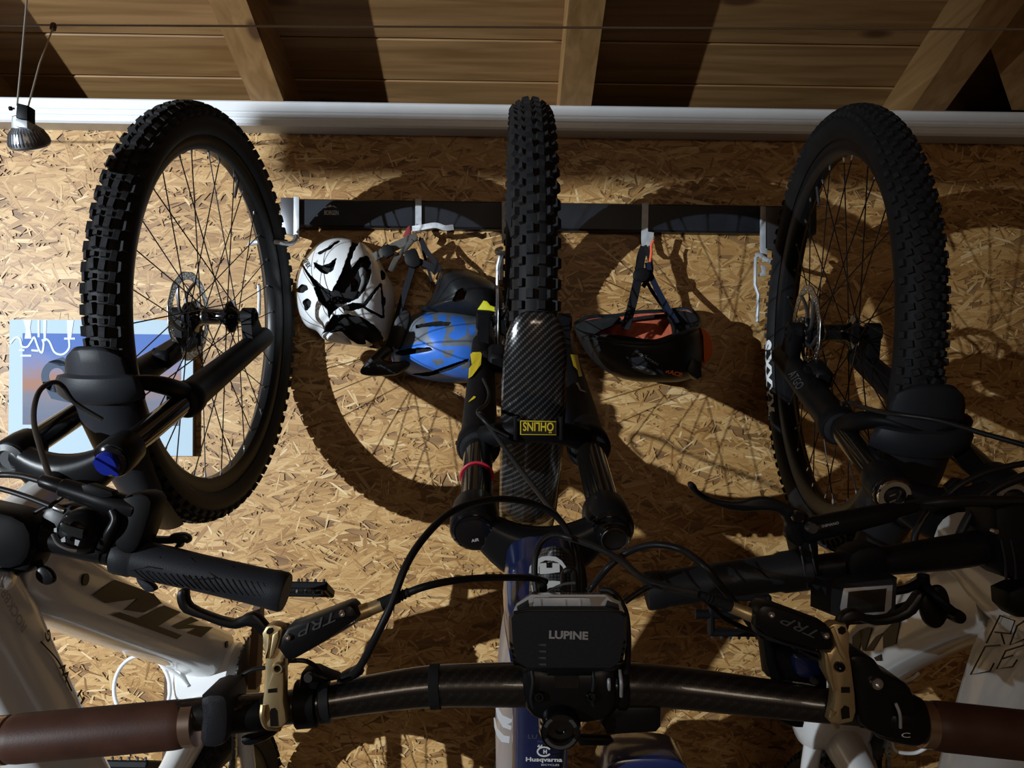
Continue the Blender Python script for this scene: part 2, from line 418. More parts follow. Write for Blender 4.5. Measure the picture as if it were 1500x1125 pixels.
# roof: boarded ceiling with rafters
ZR0 = ZT+.002                    # rafter underside at w = .06
RD = .115
RIDGE = 2.8
def zc(w): return ZR0+RD+SL*(w-.06)
mb = MB()
t = .02
mb.loft([[V((x, -w, zc(w)+.03)) for w in (-.45, RIDGE)]+[V((x, -w, zc(w)+.05)) for w in (RIDGE, -.45)] for x in (XL, XR)])
mb.loft([[V((x, -w, zc(RIDGE)-SL*(w-RIDGE)+.03)) for w in (RIDGE, WF+.3)]+[V((x, -w, zc(RIDGE)-SL*(w-RIDGE)+.05)) for w in (WF+.3, RIDGE)] for x in (XL, XR)])
ceil = struct(mb.build('ceiling', 'pine_plank', smooth=0))
PWD = .1235
ca_ = math.atan(SL); pd = V((0, -math.cos(ca_), math.sin(ca_))); pn = V((0, math.sin(ca_), math.cos(ca_)))
pm = None; k = 0; w0 = -.43
base = V(((XL+XR)/2, 0, 0))
c, wd, dp = .004, PWD/2, .02
sec = [(-wd+.0006, 0+c*.8), (-wd+c, 0), (wd-c, 0), (wd-.0006, c*.8), (wd-.0006, dp), (-wd+.0006, dp)]
while w0+.12*k < RIDGE:
    wc = w0+PWD*math.cos(ca_)*k; org = V((0, -wc, zc(wc)))
    if pm is None:
        mb = MB(); mb.loft([[V((x, 0, 0))+pd*a+pn*b for (a, b) in sec] for x in (XL, XR)])
        me = bpy.data.meshes.new('plank'); me.from_pydata([tuple(q) for q in mb.v], [], mb.f); me.materials.append(MATS['pine_plank']); pm = me
        bm = bmesh.new(); bm.from_mesh(me); bmesh.ops.recalc_face_normals(bm, faces=bm.faces[:]); bm.to_mesh(me); bm.free()
    o = bpy.data.objects.new('plank', pm); link(o, ceil); o.location = org-LOC['ceiling']; k += 1
def rafter(x0, x1):
    mb = MB()
    mb.loft([[V((x, -w, zc(w)-RD+(0 if j == 0 else RD))) for (x, j) in ((x0, 0), (x1, 0), (x1, 1), (x0, 1))] for w in (-.44, RIDGE)])
    bv = mb.build('rafter', 'pine_rafter', ceil, smooth=0)
for (a, b) in ((-2.66, -2.59), (-1.98, -1.91), (-1.28, -1.21), (-.594, -.521), (.098, .168), (.885, .960), (1.62, 1.69), (2.32, 2.39)): rafter(a, b)
# eaves closed by a fascia board
mb = MB(); mb.box(((XL+XR)/2, .46, 2.25), XR-XL, .02, .4); o = mb.build('fascia_board', 'matte_black', ceil, smooth=0)
mb = MB(); mb.box(((XL+XR)/2, .24, 2.285), XR-XL, .46, .02); o = mb.build('soffit_board', 'matte_black', ceil, smooth=0)
# short brace board beside the right-hand rafter
mb = MB()
pts = [PX(1484, 162, 1.165), PX(1444, 78, 1.02), PX(1425, 5, .93)]
a0, a1 = P(1482, 161, .03), P(1420, -20, .30)
dv = (a1-a0)
mb.hull([a0, a1, a0+V((.28, 0, 0)), a1+V((.28, 0, 0)), a0+V((0, .02, .05)), a1+V((0, .02, .05)), a0+V((.28, .02, .05)), a1+V((.28, .02, .05))])
mb.build('brace_board', 'pine_rafter', ceil, smooth=0)
# unseen beam added behind the camera to shade a band below the trim
mb = MB(); mb.box((.3, -2.5, 2.106), 5.8, .05, .064, .004); tb = struct(mb.build('shadow_beam', 'pine_plank', smooth=0))
# ------------------------------------------------------------------ wall rack
rack = thing('bike_rack', P(800, 335, 0), 'long black wall rail of a bike rack with grey hooks and brackets', 'bike rack')
zt_, zb_ = P(750, 295, .03).z, P(750, 336, .03).z
xa_, xb_ = P(411, 300, .03).x, P(1196, 320, .03).x
mb = MB()
sec = [(.002, zt_), (.024, zt_), (.03, zt_-.004), (.03, zb_+.004), (.024, zb_), (.002, zb_)]
mb.loft([[V((x, -w, z)) for w, z in sec] for x in (xa_, xb_)])
rail = mb.build('rail', 'rack_black', rack, smooth=30)
ptext('rail_lettering', 'BORGEN', 485.5, 311.5, .0306, 7, 'grey_decal', rail, ang=0, width=21, bold=.03)
mb = MB()
for poly in ([(476, 305), (482, 300.3), (484, 300), (488, 303), (485, 302.5), (483, 304), (481, 303)], [(487, 301.5), (489, 301.2), (494, 305), (490, 303.5)]):
    mb.prism([P(x, y, .0303) for x, y in poly], (0, .0002, 0))
mb.build('mountain_emblem', 'grey_decal', rail, smooth=0)
def flatbar(name, pts, width, thick, m, parent):      # bent flat bar: pts (x px, y px, w)
    mb = MB(); path = [P(*p) for p in pts]; n = len(path); rings = []
    for i in range(n):
        T = (path[min(i+1, n-1)]-path[max(i-1, 0)]).normalized(); X = V((1, 0, 0)); X = (X-T*X.dot(T)).normalized(); B = T.cross(X)
        rings.append([path[i]+X*width/2*a+B*thick/2*b for a, b in ((-1, -1), (1, -1), (1, 1), (-1, 1))])
    mb.loft(rings); return mb.build(name, m, parent, smooth=30)
# helmet hooks
flatbar('helmet_hook', [(613, 292, .005), (613, 292.5, .034), (613, 296, .036), (613, 330, .036), (613, 338, .042), (613, 341, .055), (613, 338, .068), (613, 328, .072)], S(9, .035), .003, 'galvanised', rack)
flatbar('helmet_hook', [(945, 298, .005), (945, 298.5, .034), (945, 302, .036), (944, 350, .036), (945, 366, .042), (947, 372, .055), (949, 366, .07), (953, 340, .076)], S(9.5, .035), .003, 'galvanised', rack)
def bracket(x0, x1, y0, y1, tx):
    mb = MB(); plate([(x0, y0), (x1, y0+.5), (x1, y1), (x0, y1-8)], .038, .008, .0015, mb)
    br = mb.build('bracket', 'dark_steel', rack)
    mb = MB(); plate([(tx-4, y0-1), (tx+4, y0-1), (tx+4, y1+2), (tx-4, y1)], .0415, .006, .001, mb)
    mb.build('bracket_edge', 'galvanised', br)
bracket(411, 436, 289, 348, 434); bracket(1119, 1150, 303, 372, 1118); bracket(738, 760, 296, 356, 739)
def wheel_hook(pts, rod, plates):
    mb = MB(); mb.tube(catmull([P(*p) for p in pts], 6), .0052, 10)
    h = mb.build('wheel_hook', 'galvanised', rack)
    if rod:
        mb = MB(); mb.tube([P(*p) for p in rod], .004, 8); mb.build('guide_rod', 'galvanised', h)
    for poly in plates:
        mb = MB(); plate(poly, .05, .006, .001, mb); mb.build('lock_plate', 'galvanised', h)
wheel_hook([(366, 357, .12), (375, 355, .135), (400, 354, .14), (424, 357, .12), (432, 352, .08), (433, 346, .045)], [(379, 418, .05), (380, 434, .05), (379, 462, .05)], [])
wheel_hook([(1109, 373, .05), (1114, 374, .07), (1124, 381, .12), (1145, 385, .15), (1168, 384, .15), (1171, 378, .12), (1170, 370, .10)],
           [(1113, 374, .055), (1107, 377, .055), (1106, 417, .055), (1111, 432, .055), (1109, 472, .055)], [[(1114, 388), (1122, 390), (1122, 404), (1112, 405), (1111, 402), (1117, 398)], [(1113, 362), (1124, 364), (1124, 384), (1118, 384)]])
wheel_hook([(734, 364, .04), (729, 366, .07), (728, 369, .13), (735, 371, .15), (752, 369, .155)], [(733, 374, .06), (729, 390, .06), (728, 470, .06), (728, 545, .06)], [[(731, 372), (738, 372), (738, 410), (731, 410)]])
# ------------------------------------------------------------------ framed print on the left wall
pw = .016
pf = thing('framed_print', P(150, 668, 0), 'white bordered sunset print with painted pale glare hung on the chipboard wall', 'picture')
mb = MB(); mb.prism([P(x, y, pw) for x, y in ((14, 468), (284, 469), (283, 668), (12, 667))], (0, pw-.001, 0)); mb.build('backing_board', 'brown_edge', pf, smooth=0)
mb = MB(); mb.prism([P(x, y, pw+.0012) for x, y in ((14, 468), (283, 469), (282, 668), (12, 667))], (0, .001, 0)); pap = mb.build('white_border', 'paper', pf, smooth=0)
def sunset():
    m = bpy.data.materials.new('sunset_print'); m.use_nodes = True; MATS['sunset_print'] = m
    nt = m.node_tree; N = nt.nodes; L = nt.links; b = N['Principled BSDF']; b.inputs['Roughness'].default_value = .7; b.inputs['Specular IOR Level'].default_value = .15
    tc = N.new('ShaderNodeTexCoord'); sx = N.new('ShaderNodeSeparateXYZ'); L.new(tc.outputs['Generated'], sx.inputs[0])
    n = N.new('ShaderNodeTexNoise'); n.inputs['Scale'].default_value = 3.5; n.inputs['Detail'].default_value = 5
    mp = N.new('ShaderNodeMapping'); mp.inputs['Scale'].default_value = (1, 1, 2.5); L.new(tc.outputs['Generated'], mp.inputs[0]); L.new(mp.outputs[0], n.inputs['Vector'])
    ma = N.new('ShaderNodeMath'); ma.operation = 'MULTIPLY_ADD'; ma.inputs[1].default_value = .35; L.new(n.outputs['Fac'], ma.inputs[0]); L.new(sx.outputs[2], ma.inputs[2])
    r = N.new('ShaderNodeValToRGB'); e = r.color_ramp.elements
    e[0].position = .1; e[0].color = (.15, .13, .17, 1); e[1].position = 1.0; e[1].color = (.09, .16, .42, 1)
    for p, c in ((.3, (.14, .16, .22, 1)), (.5, (.19, .18, .22, 1)), (.62, (.33, .17, .12, 1)), (.75, (.25, .20, .25, 1)), (.88, (.17, .21, .40, 1))):
        q = e.new(p); q.color = c
    L.new(ma.outputs[0], r.inputs[0]); L.new(r.outputs[0], b.inputs['Base Color'])
sunset()
mb = MB(); mb.prism([P(x, y, pw+.0016) for x, y in ((33, 488), (266, 490), (264, 624), (33, 622))], (0, .0003, 0)); pic = mb.build('printed_picture', 'sunset_print', pf, smooth=0)
mat('print_dark', (.05, .075, .12), .6, spec=.15); mat('glare_white', (.62, .70, .74), .6, spec=.2)
mb = MB()
cx, cy = 83, 551
for i in range(40):
    a0, a1 = 2*math.pi*i/40, 2*math.pi*(i+1)/40
    q = [P(cx+math.cos(a)*r*.95, cy+math.sin(a)*r, pw+.0019) for a, r in ((a0, 24), (a1, 24), (a1, 12), (a0, 12))]; mb.add(q, [(0, 1, 2, 3)])
for poly in ([(62, 560), (85, 556), (120, 575), (110, 592), (75, 584)], [(70, 530), (92, 523), (112, 536), (88, 536)]): mb.add([P(x, y, pw+.0019) for x, y in poly], [tuple(range(len(poly)))])
mb.build('printed_silhouette', 'print_dark', pic, smooth=0)
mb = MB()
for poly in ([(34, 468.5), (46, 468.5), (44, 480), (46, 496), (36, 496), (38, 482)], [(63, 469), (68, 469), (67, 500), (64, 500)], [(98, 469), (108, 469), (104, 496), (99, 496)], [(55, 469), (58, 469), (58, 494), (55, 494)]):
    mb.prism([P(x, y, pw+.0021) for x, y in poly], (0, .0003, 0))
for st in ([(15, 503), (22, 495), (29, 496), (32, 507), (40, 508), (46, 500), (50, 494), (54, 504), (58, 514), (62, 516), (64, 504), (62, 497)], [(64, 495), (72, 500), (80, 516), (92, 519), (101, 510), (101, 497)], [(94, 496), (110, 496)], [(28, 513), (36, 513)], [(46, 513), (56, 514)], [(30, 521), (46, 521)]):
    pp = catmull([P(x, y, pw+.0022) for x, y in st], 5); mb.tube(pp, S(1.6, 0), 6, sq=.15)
mb.build('painted_glare', 'glare_white', pic, smooth=0)  # lamp reflection put on the picture as flat pale shapes
# ------------------------------------------------------------------ spot lamp on the tensioned cable
wl = .80
mb = MB(); mb.tube([P(-900, 31, .62), P(-100, 36.2, .62), P(760, 40, .62), P(1600, 43.5, .62), P(2300, 47, .62)], .0017, 8)
tag(mb.build('ceiling_cable', 'cable_steel'), 'thin tensioned steel cable running under the wooden ceiling', 'cable')
sp = thing('spot_lamp', P(34, 222, wl), 'small ribbed aluminium spot lamp hanging on two rods from the ceiling cable', 'lamp')
ax = (P(33, 216, wl)-P(30, 168, wl)).normalized()
top = P(30.5, 172, wl); u = S(1, wl)
mb = MB(); mb.lathe([(9*u, 0), (12*u, 5*u), (15*u, 12*u), (23*u, 20*u), (28*u, 33*u), (28.5*u, 40*u), (26*u, 43*u), (0, 43*u)], top, (ax.x, .55, ax.z), 40); body = mb.build('housing', 'lamp_metal', sp)
axv = V((ax.x, .55, ax.z)).normalized(); uu = axv.cross(V((0, 0, 1))).normalized(); vv = axv.cross(uu)
for i in range(36):
    a = 2*math.pi*i/36; d = uu*math.cos(a)+vv*math.sin(a); s_ = d.cross(axv)
    mb = MB(); pts = []
    for (r, h) in ((16.5*u, 13*u), (24.3*u, 20.5*u), (29*u, 33*u), (29.3*u, 38*u)):
        for sg in (-1, 1): pts += [top+axv*h+d*r+s_*sg*.8*u, top+axv*h+d*(r-3*u)+s_*sg*.8*u]
    mb.hull(pts); mb.build('cooling_fin', 'lamp_metal', body, smooth=0)
mb = MB(); mb.lathe([(0, 0), (11*u, 0), (14*u, 8*u), (16*u, 15*u)], top-axv*3*u, axv, 24); mb.build('neck', 'galvanised', sp)
mb = MB(); plate([(21.5, 173), (39.5, 176), (40, 188), (21, 184)], wl+.012, .02, .002, mb); mb.build('ceramic_block', 'galvanised', sp)
mb = MB(); plate([(24, 150), (40, 154), (40, 176), (22, 172)], wl+.012, .018, .002, mb); hd = mb.build('holder', 'matte_black', sp)
for (x, y, sg) in ((18, 159, -1), (43, 166, 1)):
    mb = MB(); mb.lathe([(1.5*u, 0), (1.5*u, 4*u), (3.2*u, 4*u), (3.2*u, 7*u)], P(x-sg*3, y, wl), (sg, 0, 0), 14); mb.build('terminal_screw', 'matte_black', hd)
for pts in ([(25, 155, wl), (33, 70, wl+.02), (42, -30, wl+.10)], [(41, 157, wl), (58, 93, .72), (78, 40, .62)]):
    mb = MB(); mb.tube([P(*p) for p in pts], .0011, 8); mb.build('rod', 'cable_steel', sp)
mb = MB(); mb.lathe([(.002, -.006), (.0045, -.004), (.0045, .005), (.002, .007)], P(78, 40, .62), (.2, 0, 1), 12); mb.build('cable_clip', 'brown_edge', sp)
mb = MB(); mb.lathe([(0, 0), (24*u, 0), (22*u, 1.5*u), (0, 2*u)], top+axv*43*u, axv, 32); mb.build('lens', 'clear_lens', sp)
# ------------------------------------------------------------------ helmets
def resample(outline, n):
    c = (sum(p[0] for p in outline)/len(outline), sum(p[1] for p in outline)/len(outline))
    sm = smoothpoly(outline, 6); out = []
    for k in range(n):
        a = 2*math.pi*k/n; best = 0
        dx, dy = math.cos(a), math.sin(a)
        for i in range(len(sm)):
            (x1, y1), (x2, y2) = sm[i-1], sm[i]
            ex, ey = x2-x1, y2-y1; den = dx*ey-dy*ex
            if abs(den) < 1e-9: continue
            t = ((x1-c[0])*ey-(y1-c[1])*ex)/den; s_ = ((x1-c[0])*dy-(y1-c[1])*dx)/den
            if t > 0 and -1e-6 <= s_ <= 1+1e-6: best = max(best, t)
        out.append(best)
    return c, out
def dome(name, outline, w0, H, m, parent, holes=(), zones=(), keep=None, nr=44, na=190, scale=1.0, thick=.010, lift=0.0, powr=.5, rimdark=False):
    """domed shell with a moulded outline; vent holes are cut through it"""
    c, rad = resample(outline, na); mb = MB()
    vs = []; px = []
    for i in range(nr+1):
        s_ = i/nr
        for k in range(na):
            a = 2*math.pi*k/na; r = rad[k]*s_*scale; x, y = c[0]+math.cos(a)*r, c[1]+math.sin(a)*r
            vs.append(P(x, y, w0+lift+H*(1-s_**2.4)**powr)); px.append((x, y))
    fs = []; mi = []
    for i in range(nr):
        for k in range(na):
            f = (i*na+k, i*na+(k+1) % na, (i+1)*na+(k+1) % na, (i+1)*na+k)
            x = sum(px[q][0] for q in f)/4; y = sum(px[q][1] for q in f)/4
            if any(inpoly(x, y, h) for h in holes): continue
            if keep and not any(inpoly(x, y, h) for h in keep): continue
            z_ = 0
            for j, zs in enumerate(zones):
                if any(inpoly(x, y, h) for h in zs): z_ = j+1
            fs.append(f); mi.append(z_)
    mb.add(vs, fs); mb.mi = mi
    o = mb.build(name, m, parent, smooth=60)
    bm = bmesh.new(); bm.from_mesh(o.data)
    bmesh.ops.remove_doubles(bm, verts=bm.verts[:], dist=1e-6)
    bmesh.ops.delete(bm, geom=[v for v in bm.verts if not v.link_faces], context='VERTS')
    for it in range(2):
        new = {}
        for v in bm.verts:
            nb = [e.other_vert(v) for e in v.link_edges if e.is_boundary]
            if len(nb) == 2: new[v] = v.co*.5+(nb[0].co+nb[1].co)*.25
        for v, p in new.items(): v.co = p
    # the outward side faces the room
    bmesh.ops.recalc_face_normals(bm, faces=bm.faces[:])
    s_ = sum(f.normal.y*f.calc_area() for f in bm.faces)
    if s_ > 0: bmesh.ops.reverse_faces(bm, faces=bm.faces[:])
    bm.to_mesh(o.data); bm.free()
    if thick:
        md = o.modifiers.new('thickness', 'SOLIDIFY'); md.thickness = thick; md.offset = -1
        if rimdark:
            o.data.materials.append(MATS['foam_black']); md.material_offset = md.material_offset_rim = 3
        md2 = o.modifiers.new('edge', 'BEVEL'); md2.width = .0018; md2.segments = 2; md2.limit_method = 'ANGLE'; md2.angle_limit = math.radians(50)
    return o
def cz(pts, s_=4.6875, ox=430, oy=280): return [(ox+x/s_, oy+y/s_) for x, y in pts]
def strap(name, pts, width, m, parent, thick=.0022, tw=0.0):
    mb = MB(); path = catmull([P(*p) for p in pts], 6); n = len(path); rings = []
    for i in range(n):
        T = (path[min(i+1, n-1)]-path[max(i-1, 0)]).normalized(); F = V((math.sin(tw*i/n), -math.cos(tw*i/n), 0)); F = (F-T*F.dot(T)).normalized(); B = T.cross(F)
        rings.append([path[i]+B*width/2*a+F*thick/2*b for a, b in ((-1, -.6), (-.9, 1), (.9, 1), (1, -.6), (0, -1))])
    mb.loft(rings); return mb.build(name, m, parent, smooth=30)
# white helmet
hw = thing('bicycle_helmet', P(505, 505, .05), 'white vented bicycle helmet with black liner hanging from rack hook', 'helmet', None)
out = cz([(30, 560), (60, 490), (120, 410), (180, 350), (270, 320), (380, 325), (480, 360), (560, 430), (610, 510), (650, 590), (685, 660), (695, 760), (685, 850), (668, 960), (640, 1020), (560, 1055), (480, 1070), (360, 1050), (270, 1040), (200, 1010), (160, 960), (90, 930), (40, 850), (20, 760), (18, 650)])
vents = [cz(p) for p in (
    [(148, 488), (195, 512), (235, 500), (285, 460), (262, 535), (225, 562), (190, 552), (155, 520)],
    [(152, 418), (200, 408), (285, 350), (310, 345), (250, 395), (190, 428)],
    [(405, 345), (458, 350), (420, 405), (388, 500), (400, 528), (450, 462), (500, 448), (527, 490), (525, 580), (490, 670), (440, 730), (340, 772), (275, 820), (250, 862), (236, 800), (180, 745), (145, 655), (268, 684), (330, 560), (380, 420)],
    [(72, 528), (80, 520), (120, 580), (200, 655), (272, 690), (255, 738), (200, 720), (140, 640)],
    [(205, 985), (245, 905), (280, 856), (370, 850), (470, 870), (560, 930), (612, 1000), (595, 1040), (545, 1050), (482, 1012), (500, 1052), (440, 1050), (385, 1012), (335, 960)],
    [(345, 797), (400, 770), (470, 775), (482, 792), (420, 815), (360, 815)],
    [(25, 672), (50, 646), (85, 650), (92, 672), (60, 697), (30, 692)],
    [(63, 762), (95, 740), (117, 760), (110, 800), (85, 812)],
    [(600, 540), (625, 560), (632, 592), (605, 612)], [(607, 720), (632, 738), (632, 782), (604, 772)],
    [(586, 655), (596, 660), (505, 790), (606, 846), (600, 860), (480, 790), (490, 770)],
    [(600, 660), (608, 655), (625, 850), (612, 852)])]
def grow(p, k):
    mx = sum(x for x, _ in p)/len(p); my = sum(y for _, y in p)/len(p); return [(mx+(x-mx)*k, my+(y-my)*k) for x, y in p]
vents = [grow(p, 1.22 if len(p) < 12 else 1.05) for p in vents]
dome('shell', out, .035, .135, 'helmet_white', hw, holes=vents, thick=.008, rimdark=True)
dome('liner', out, .035, .108, 'foam_black', hw, scale=.955, thick=0, nr=20, na=80, holes=[cz([(385, 600), (420, 590), (445, 640), (435, 690), (395, 690)])])
dome('inner_rib', cz([(440, 540), (480, 520), (500, 560), (495, 640), (460, 700), (440, 690), (465, 620)]), .14, .012, 'foam_grey', hw, thick=0, nr=8, na=40)
dome('front_fin', cz([(185, 985), (300, 960), (420, 1060), (330, 1050), (230, 1030)]), .10, .02, 'helmet_white', hw, nr=8, na=40, thick=.004)
t_ = ptext('helmet_lettering', 'uvex', 450, 385.5, .142, 8, 'black_decal', hw, ang=-62, width=15, bold=.03)
# grey straps of the white helmet
strap('strap', [(548, 377, .10), (560, 370, .10), (585, 358, .09), (610, 346, .085)], S(13, .1), 'strap_grey', hw, .004)
mb = MB(); plate([(558, 361), (568, 357), (575, 362), (577, 372), (566, 378), (560, 374)], .112, .012, .002, mb); mb.build('buckle', 'matte_black', hw)
strap('strap', [(604, 352, .09), (592, 366, .095), (580, 380, .10), (572, 397, .10)], S(8, .1), 'strap_grey', hw, .002, .5)
strap('pale_strap', [(604, 335, .085), (618, 333, .09), (638, 330, .09), (652, 334, .085), (664, 333, .075)], S(8.5, .1), 'strap_pale', hw, .002, .8)
mb = MB(); plate([(590, 346), (596, 333), (601, 329), (602, 342), (597, 350)], .08, .008, .002, mb); mb.build('strap_tab', 'red_cloth', hw)
# blue helmet with dark visor
def c3(pts): return cz(pts, 3.0, 500, 375)
hb = thing('bicycle_helmet', P(650, 562, .05), 'blue and slate mountain bike helmet with black visor and lime accent', 'helmet', None)
ob = c3([(225, 425), (255, 345), (290, 275), (360, 248), (480, 240), (600, 262), (670, 285), (695, 340), (695, 420), (680, 500), (650, 545), (560, 557), (450, 555), (330, 532), (265, 500), (222, 462)])
blue = [c3(p) for p in ([(225, 412), (300, 390), (370, 372), (382, 395), (560, 395), (585, 430), (600, 540), (450, 556), (330, 535), (265, 502), (222, 455)],
        [(355, 255), (400, 255), (405, 290), (375, 300)], [(390, 300), (450, 300), (462, 330), (440, 392), (410, 402), (378, 340)], [(480, 262), (530, 266), (556, 310), (545, 350), (500, 372), (468, 352), (500, 320), (480, 295)], [(425, 258), (462, 258), (462, 286), (430, 292)], [(560, 300), (590, 310), (585, 350), (560, 345)])]
slate2 = [c3(p) for p in ([(395, 455), (442, 450), (455, 470), (420, 484)], [(440, 415), (495, 412), (485, 448), (452, 444)], [(520, 470), (560, 460), (570, 490), (530, 500)])]
vb = [c3(p) for p in ([(232, 420), (300, 405), (392, 400), (402, 414), (330, 430), (250, 437)], [(322, 303), (420, 285), (485, 290), (472, 306), (360, 312), (330, 320)], [(300, 520), (400, 506), (500, 470), (565, 448), (558, 466), (480, 502), (380, 530)], [(600, 330), (640, 335), (640, 352), (600, 350)])]
dome('shell', ob, .03, .13, ['helmet_slate', 'helmet_blue', 'helmet_slate'], hb, holes=vb, zones=[blue, slate2], rimdark=True)
dome('liner', ob, .03, .11, 'foam_black', hb, scale=.95, thick=0, nr=16, na=60)
ub = c3([(330, 238), (385, 205), (412, 140), (438, 65), (500, 55), (600, 80), (680, 128), (722, 180), (728, 250), (700, 285), (560, 268), (400, 250)])
dome('rear_shell', ub, .03, .10, 'helmet_black', hb, holes=[c3([(485, 197), (508, 150), (535, 138), (556, 144), (542, 190), (510, 206)])], nr=30, na=120)
mb = MB(); plate(c3([(597, 236), (625, 195), (640, 198), (655, 216), (715, 236), (724, 264), (690, 247), (650, 239)]), .128, .012, .002, mb); mb.build('accent_strip', 'accent_lime', hb)
mb = MB(); plate(smoothpoly(c3([(80, 510), (108, 465), (178, 400), (205, 395), (222, 420), (178, 452), (225, 464), (295, 462), (302, 476), (270, 502), (230, 522), (120, 526)]), 3), .12, .03, .004, mb); mb.build('visor', 'helmet_black', hb)
strap('strap', [(566, 520, .10), (575, 490, .10), (586, 452, .095), (597, 415, .09), (606, 385, .085), (606, 372, .08)], S(10, .1), 'strap_black', hb, .003)
mb = MB(); plate(smoothpoly([(574, 500), (578, 470), (590, 455), (600, 458), (596, 482), (584, 512)], 3), .11, .02, .003, mb); mb.build('strap_guard', 'helmet_black', hb)
strap('strap', [(616, 350, .08), (625, 368, .09), (636, 382, .10), (646, 397, .10)], S(8, .1), 'strap_black', hb, .002)
strap('strap', [(615, 348, .08), (620, 368, .08), (626, 390, .09), (632, 412, .09)], S(4, .1), 'strap_black', hb, .002)
strap('strap', [(606, 380, .09), (616, 384, .095), (630, 390, .10), (640, 400, .10)], S(10, .1), 'strap_black', hb, .003)
mb = MB(); plate(smoothpoly([(592, 372), (598, 366), (608, 364), (613, 375), (616, 386), (606, 392), (594, 386)], 3), .105, .02, .003, mb); mb.build('buckle', 'matte_black', hb)
# black helmet hanging upside down by its straps
hk = thing('bicycle_helmet', P(950, 560, .1), 'black bicycle helmet with orange padding hanging upside down by its straps', 'helmet', None)
rim = [(842, 474, .06), (862, 465, .05), (900, 463, .04), (930, 458, .04), (975, 456, .04), (1004, 453, .05), (1022, 461, .07), (1027, 476, .12), (1014, 484, .18), (990, 494, .215), (960, 502, .225), (925, 502, .225), (890, 498, .215), (866, 494, .19), (851, 489, .14), (843, 482, .09)]
def ringpx(sx, drop, t, cx=945):
    r = []
    sm = []
    N = len(rim)
    for i in range(N):
        a, b, c, d = [V(rim[(i+j) % N]) for j in (-1, 0, 1, 2)]
        for k in range(4):
            tt = k/4; sm.append(.5*((2*b)+(c-a)*tt+(2*a-5*b+4*c-d)*tt*tt+(3*b-a-3*c+d)*tt**3))
    sh = math.cos(t*math.pi/2)**.62 if t < 1 else 0.02; dr = math.sin(t*math.pi/2)
    for q in sm:
        tx = 968; x = (cx*(1-dr)+tx*dr)+(q.x-cx)*sh*sx*(1 if q.x < cx else 1.0+.04*dr); y = q.y*(1-dr)+drop*dr; w = .13+(q.z-.13)*sh*sx
        r.append(P(x, y, w))
    return r
mb = MB(); mb.loft([ringpx(1, 560, t/14) for t in range(15)], caps=False); sh_ = mb.build('shell', 'helmet_black', hk, smooth=50, solid=.006)
mb = MB(); mb.loft([ringpx(.93, 533, t/12) for t in range(13)], caps=False); mb.build('padding', 'foam_orange', hk, smooth=50)
mb = MB(); rr = ringpx(.97, 560, 0); rr.append(rr[0]); mb.tube(rr, .0055, 8, caps=False); mb.build('rim_edge', 'helmet_black', hk)
for pts in ([(880, 478, .06), (925, 468, .06), (980, 462, .07), (1010, 468, .10)], [(870, 492, .17), (910, 494, .20), (955, 500, .20), (985, 492, .19)]):
    mb = MB(); mb.tube(catmull([P(*p) for p in pts], 5), .004, 8); mb.build('fit_band', 'foam_black', hk)
mb = MB(); plate(smoothpoly([(1022, 478), (1036, 484), (1044, 500), (1044, 518), (1037, 530), (1028, 534), (1026, 510), (1026, 494)], 3), .14, .05, .006, mb); mb.build('orange_cap', 'orange_shell', hk)
for poly in ([(1010, 520), (1026, 530), (1029, 552), (1022, 556), (1006, 545)], [(853, 492), (866, 495), (875, 508), (868, 506)]):
    mb = MB(); plate(poly, .19 if poly[0][0] > 900 else .17, .04, .003, mb); mb.build('shell_edge', 'helmet_black', hk)
ptext('helmet_mark', 'RACE', 987.5, 546.5, .206, 6.5, 'orange_shell', hk, ang=-14, width=25, bold=.05)
ptext('helmet_text', 'MOUNTAIN', 948, 525, .2335, 3.2, 'grey_decal', hk, ang=-29, width=36)
mb = MB(); plate(smoothpoly([(925, 538), (940, 536), (958, 544), (961, 549), (945, 547)], 3), .2135, .004, .001, mb); mb.build('vent', 'grey_plastic', hk)
for poly, w in (([(846, 474), (870, 467), (908, 464), (904, 474), (882, 484), (866, 492), (852, 486)], .14), ([(984, 458), (1004, 455), (1020, 462), (1024, 476), (1010, 482), (994, 490), (990, 476)], .15)):
    mb = MB(); plate(smoothpoly(poly, 3), w, .05, .004, mb); mb.build('fit_cradle', 'foam_black', hk)
strap('strap', [(944, 362, .08), (939, 378, .09), (936, 400, .11), (931, 425, .13), (925, 450, .14), (916, 482, .13)], S(13, .1), 'strap_black', hk, .003)
strap('strap', [(949, 385, .09), (952, 400, .10), (962, 422, .12), (976, 448, .15), (992, 474, .17)], S(9, .1), 'strap_navy', hk, .003)
strap('strap', [(944, 360, .08), (950, 372, .085), (954, 392, .09), (951, 406, .1), (942, 420, .11)], S(7, .1), 'strap_black', hk, .003)
strap('strap', [(946, 410, .09), (956, 428, .09), (970, 448, .08), (984, 468, .07)], S(5, .1), 'strap_black', hk, .003)
mb = MB(); plate(smoothpoly([(930, 396), (946, 392), (952, 402), (945, 412), (930, 410)], 3), .125, .014, .003, mb); mb.build('buckle', 'matte_black', hk)
mb = MB(); mb.tube(catmull([P(957, 352, .09), P(954, 360, .09), P(954, 370, .092), P(952, 384, .092)], 4), .003, 8); mb.build('cord', 'orange_cord', hk)
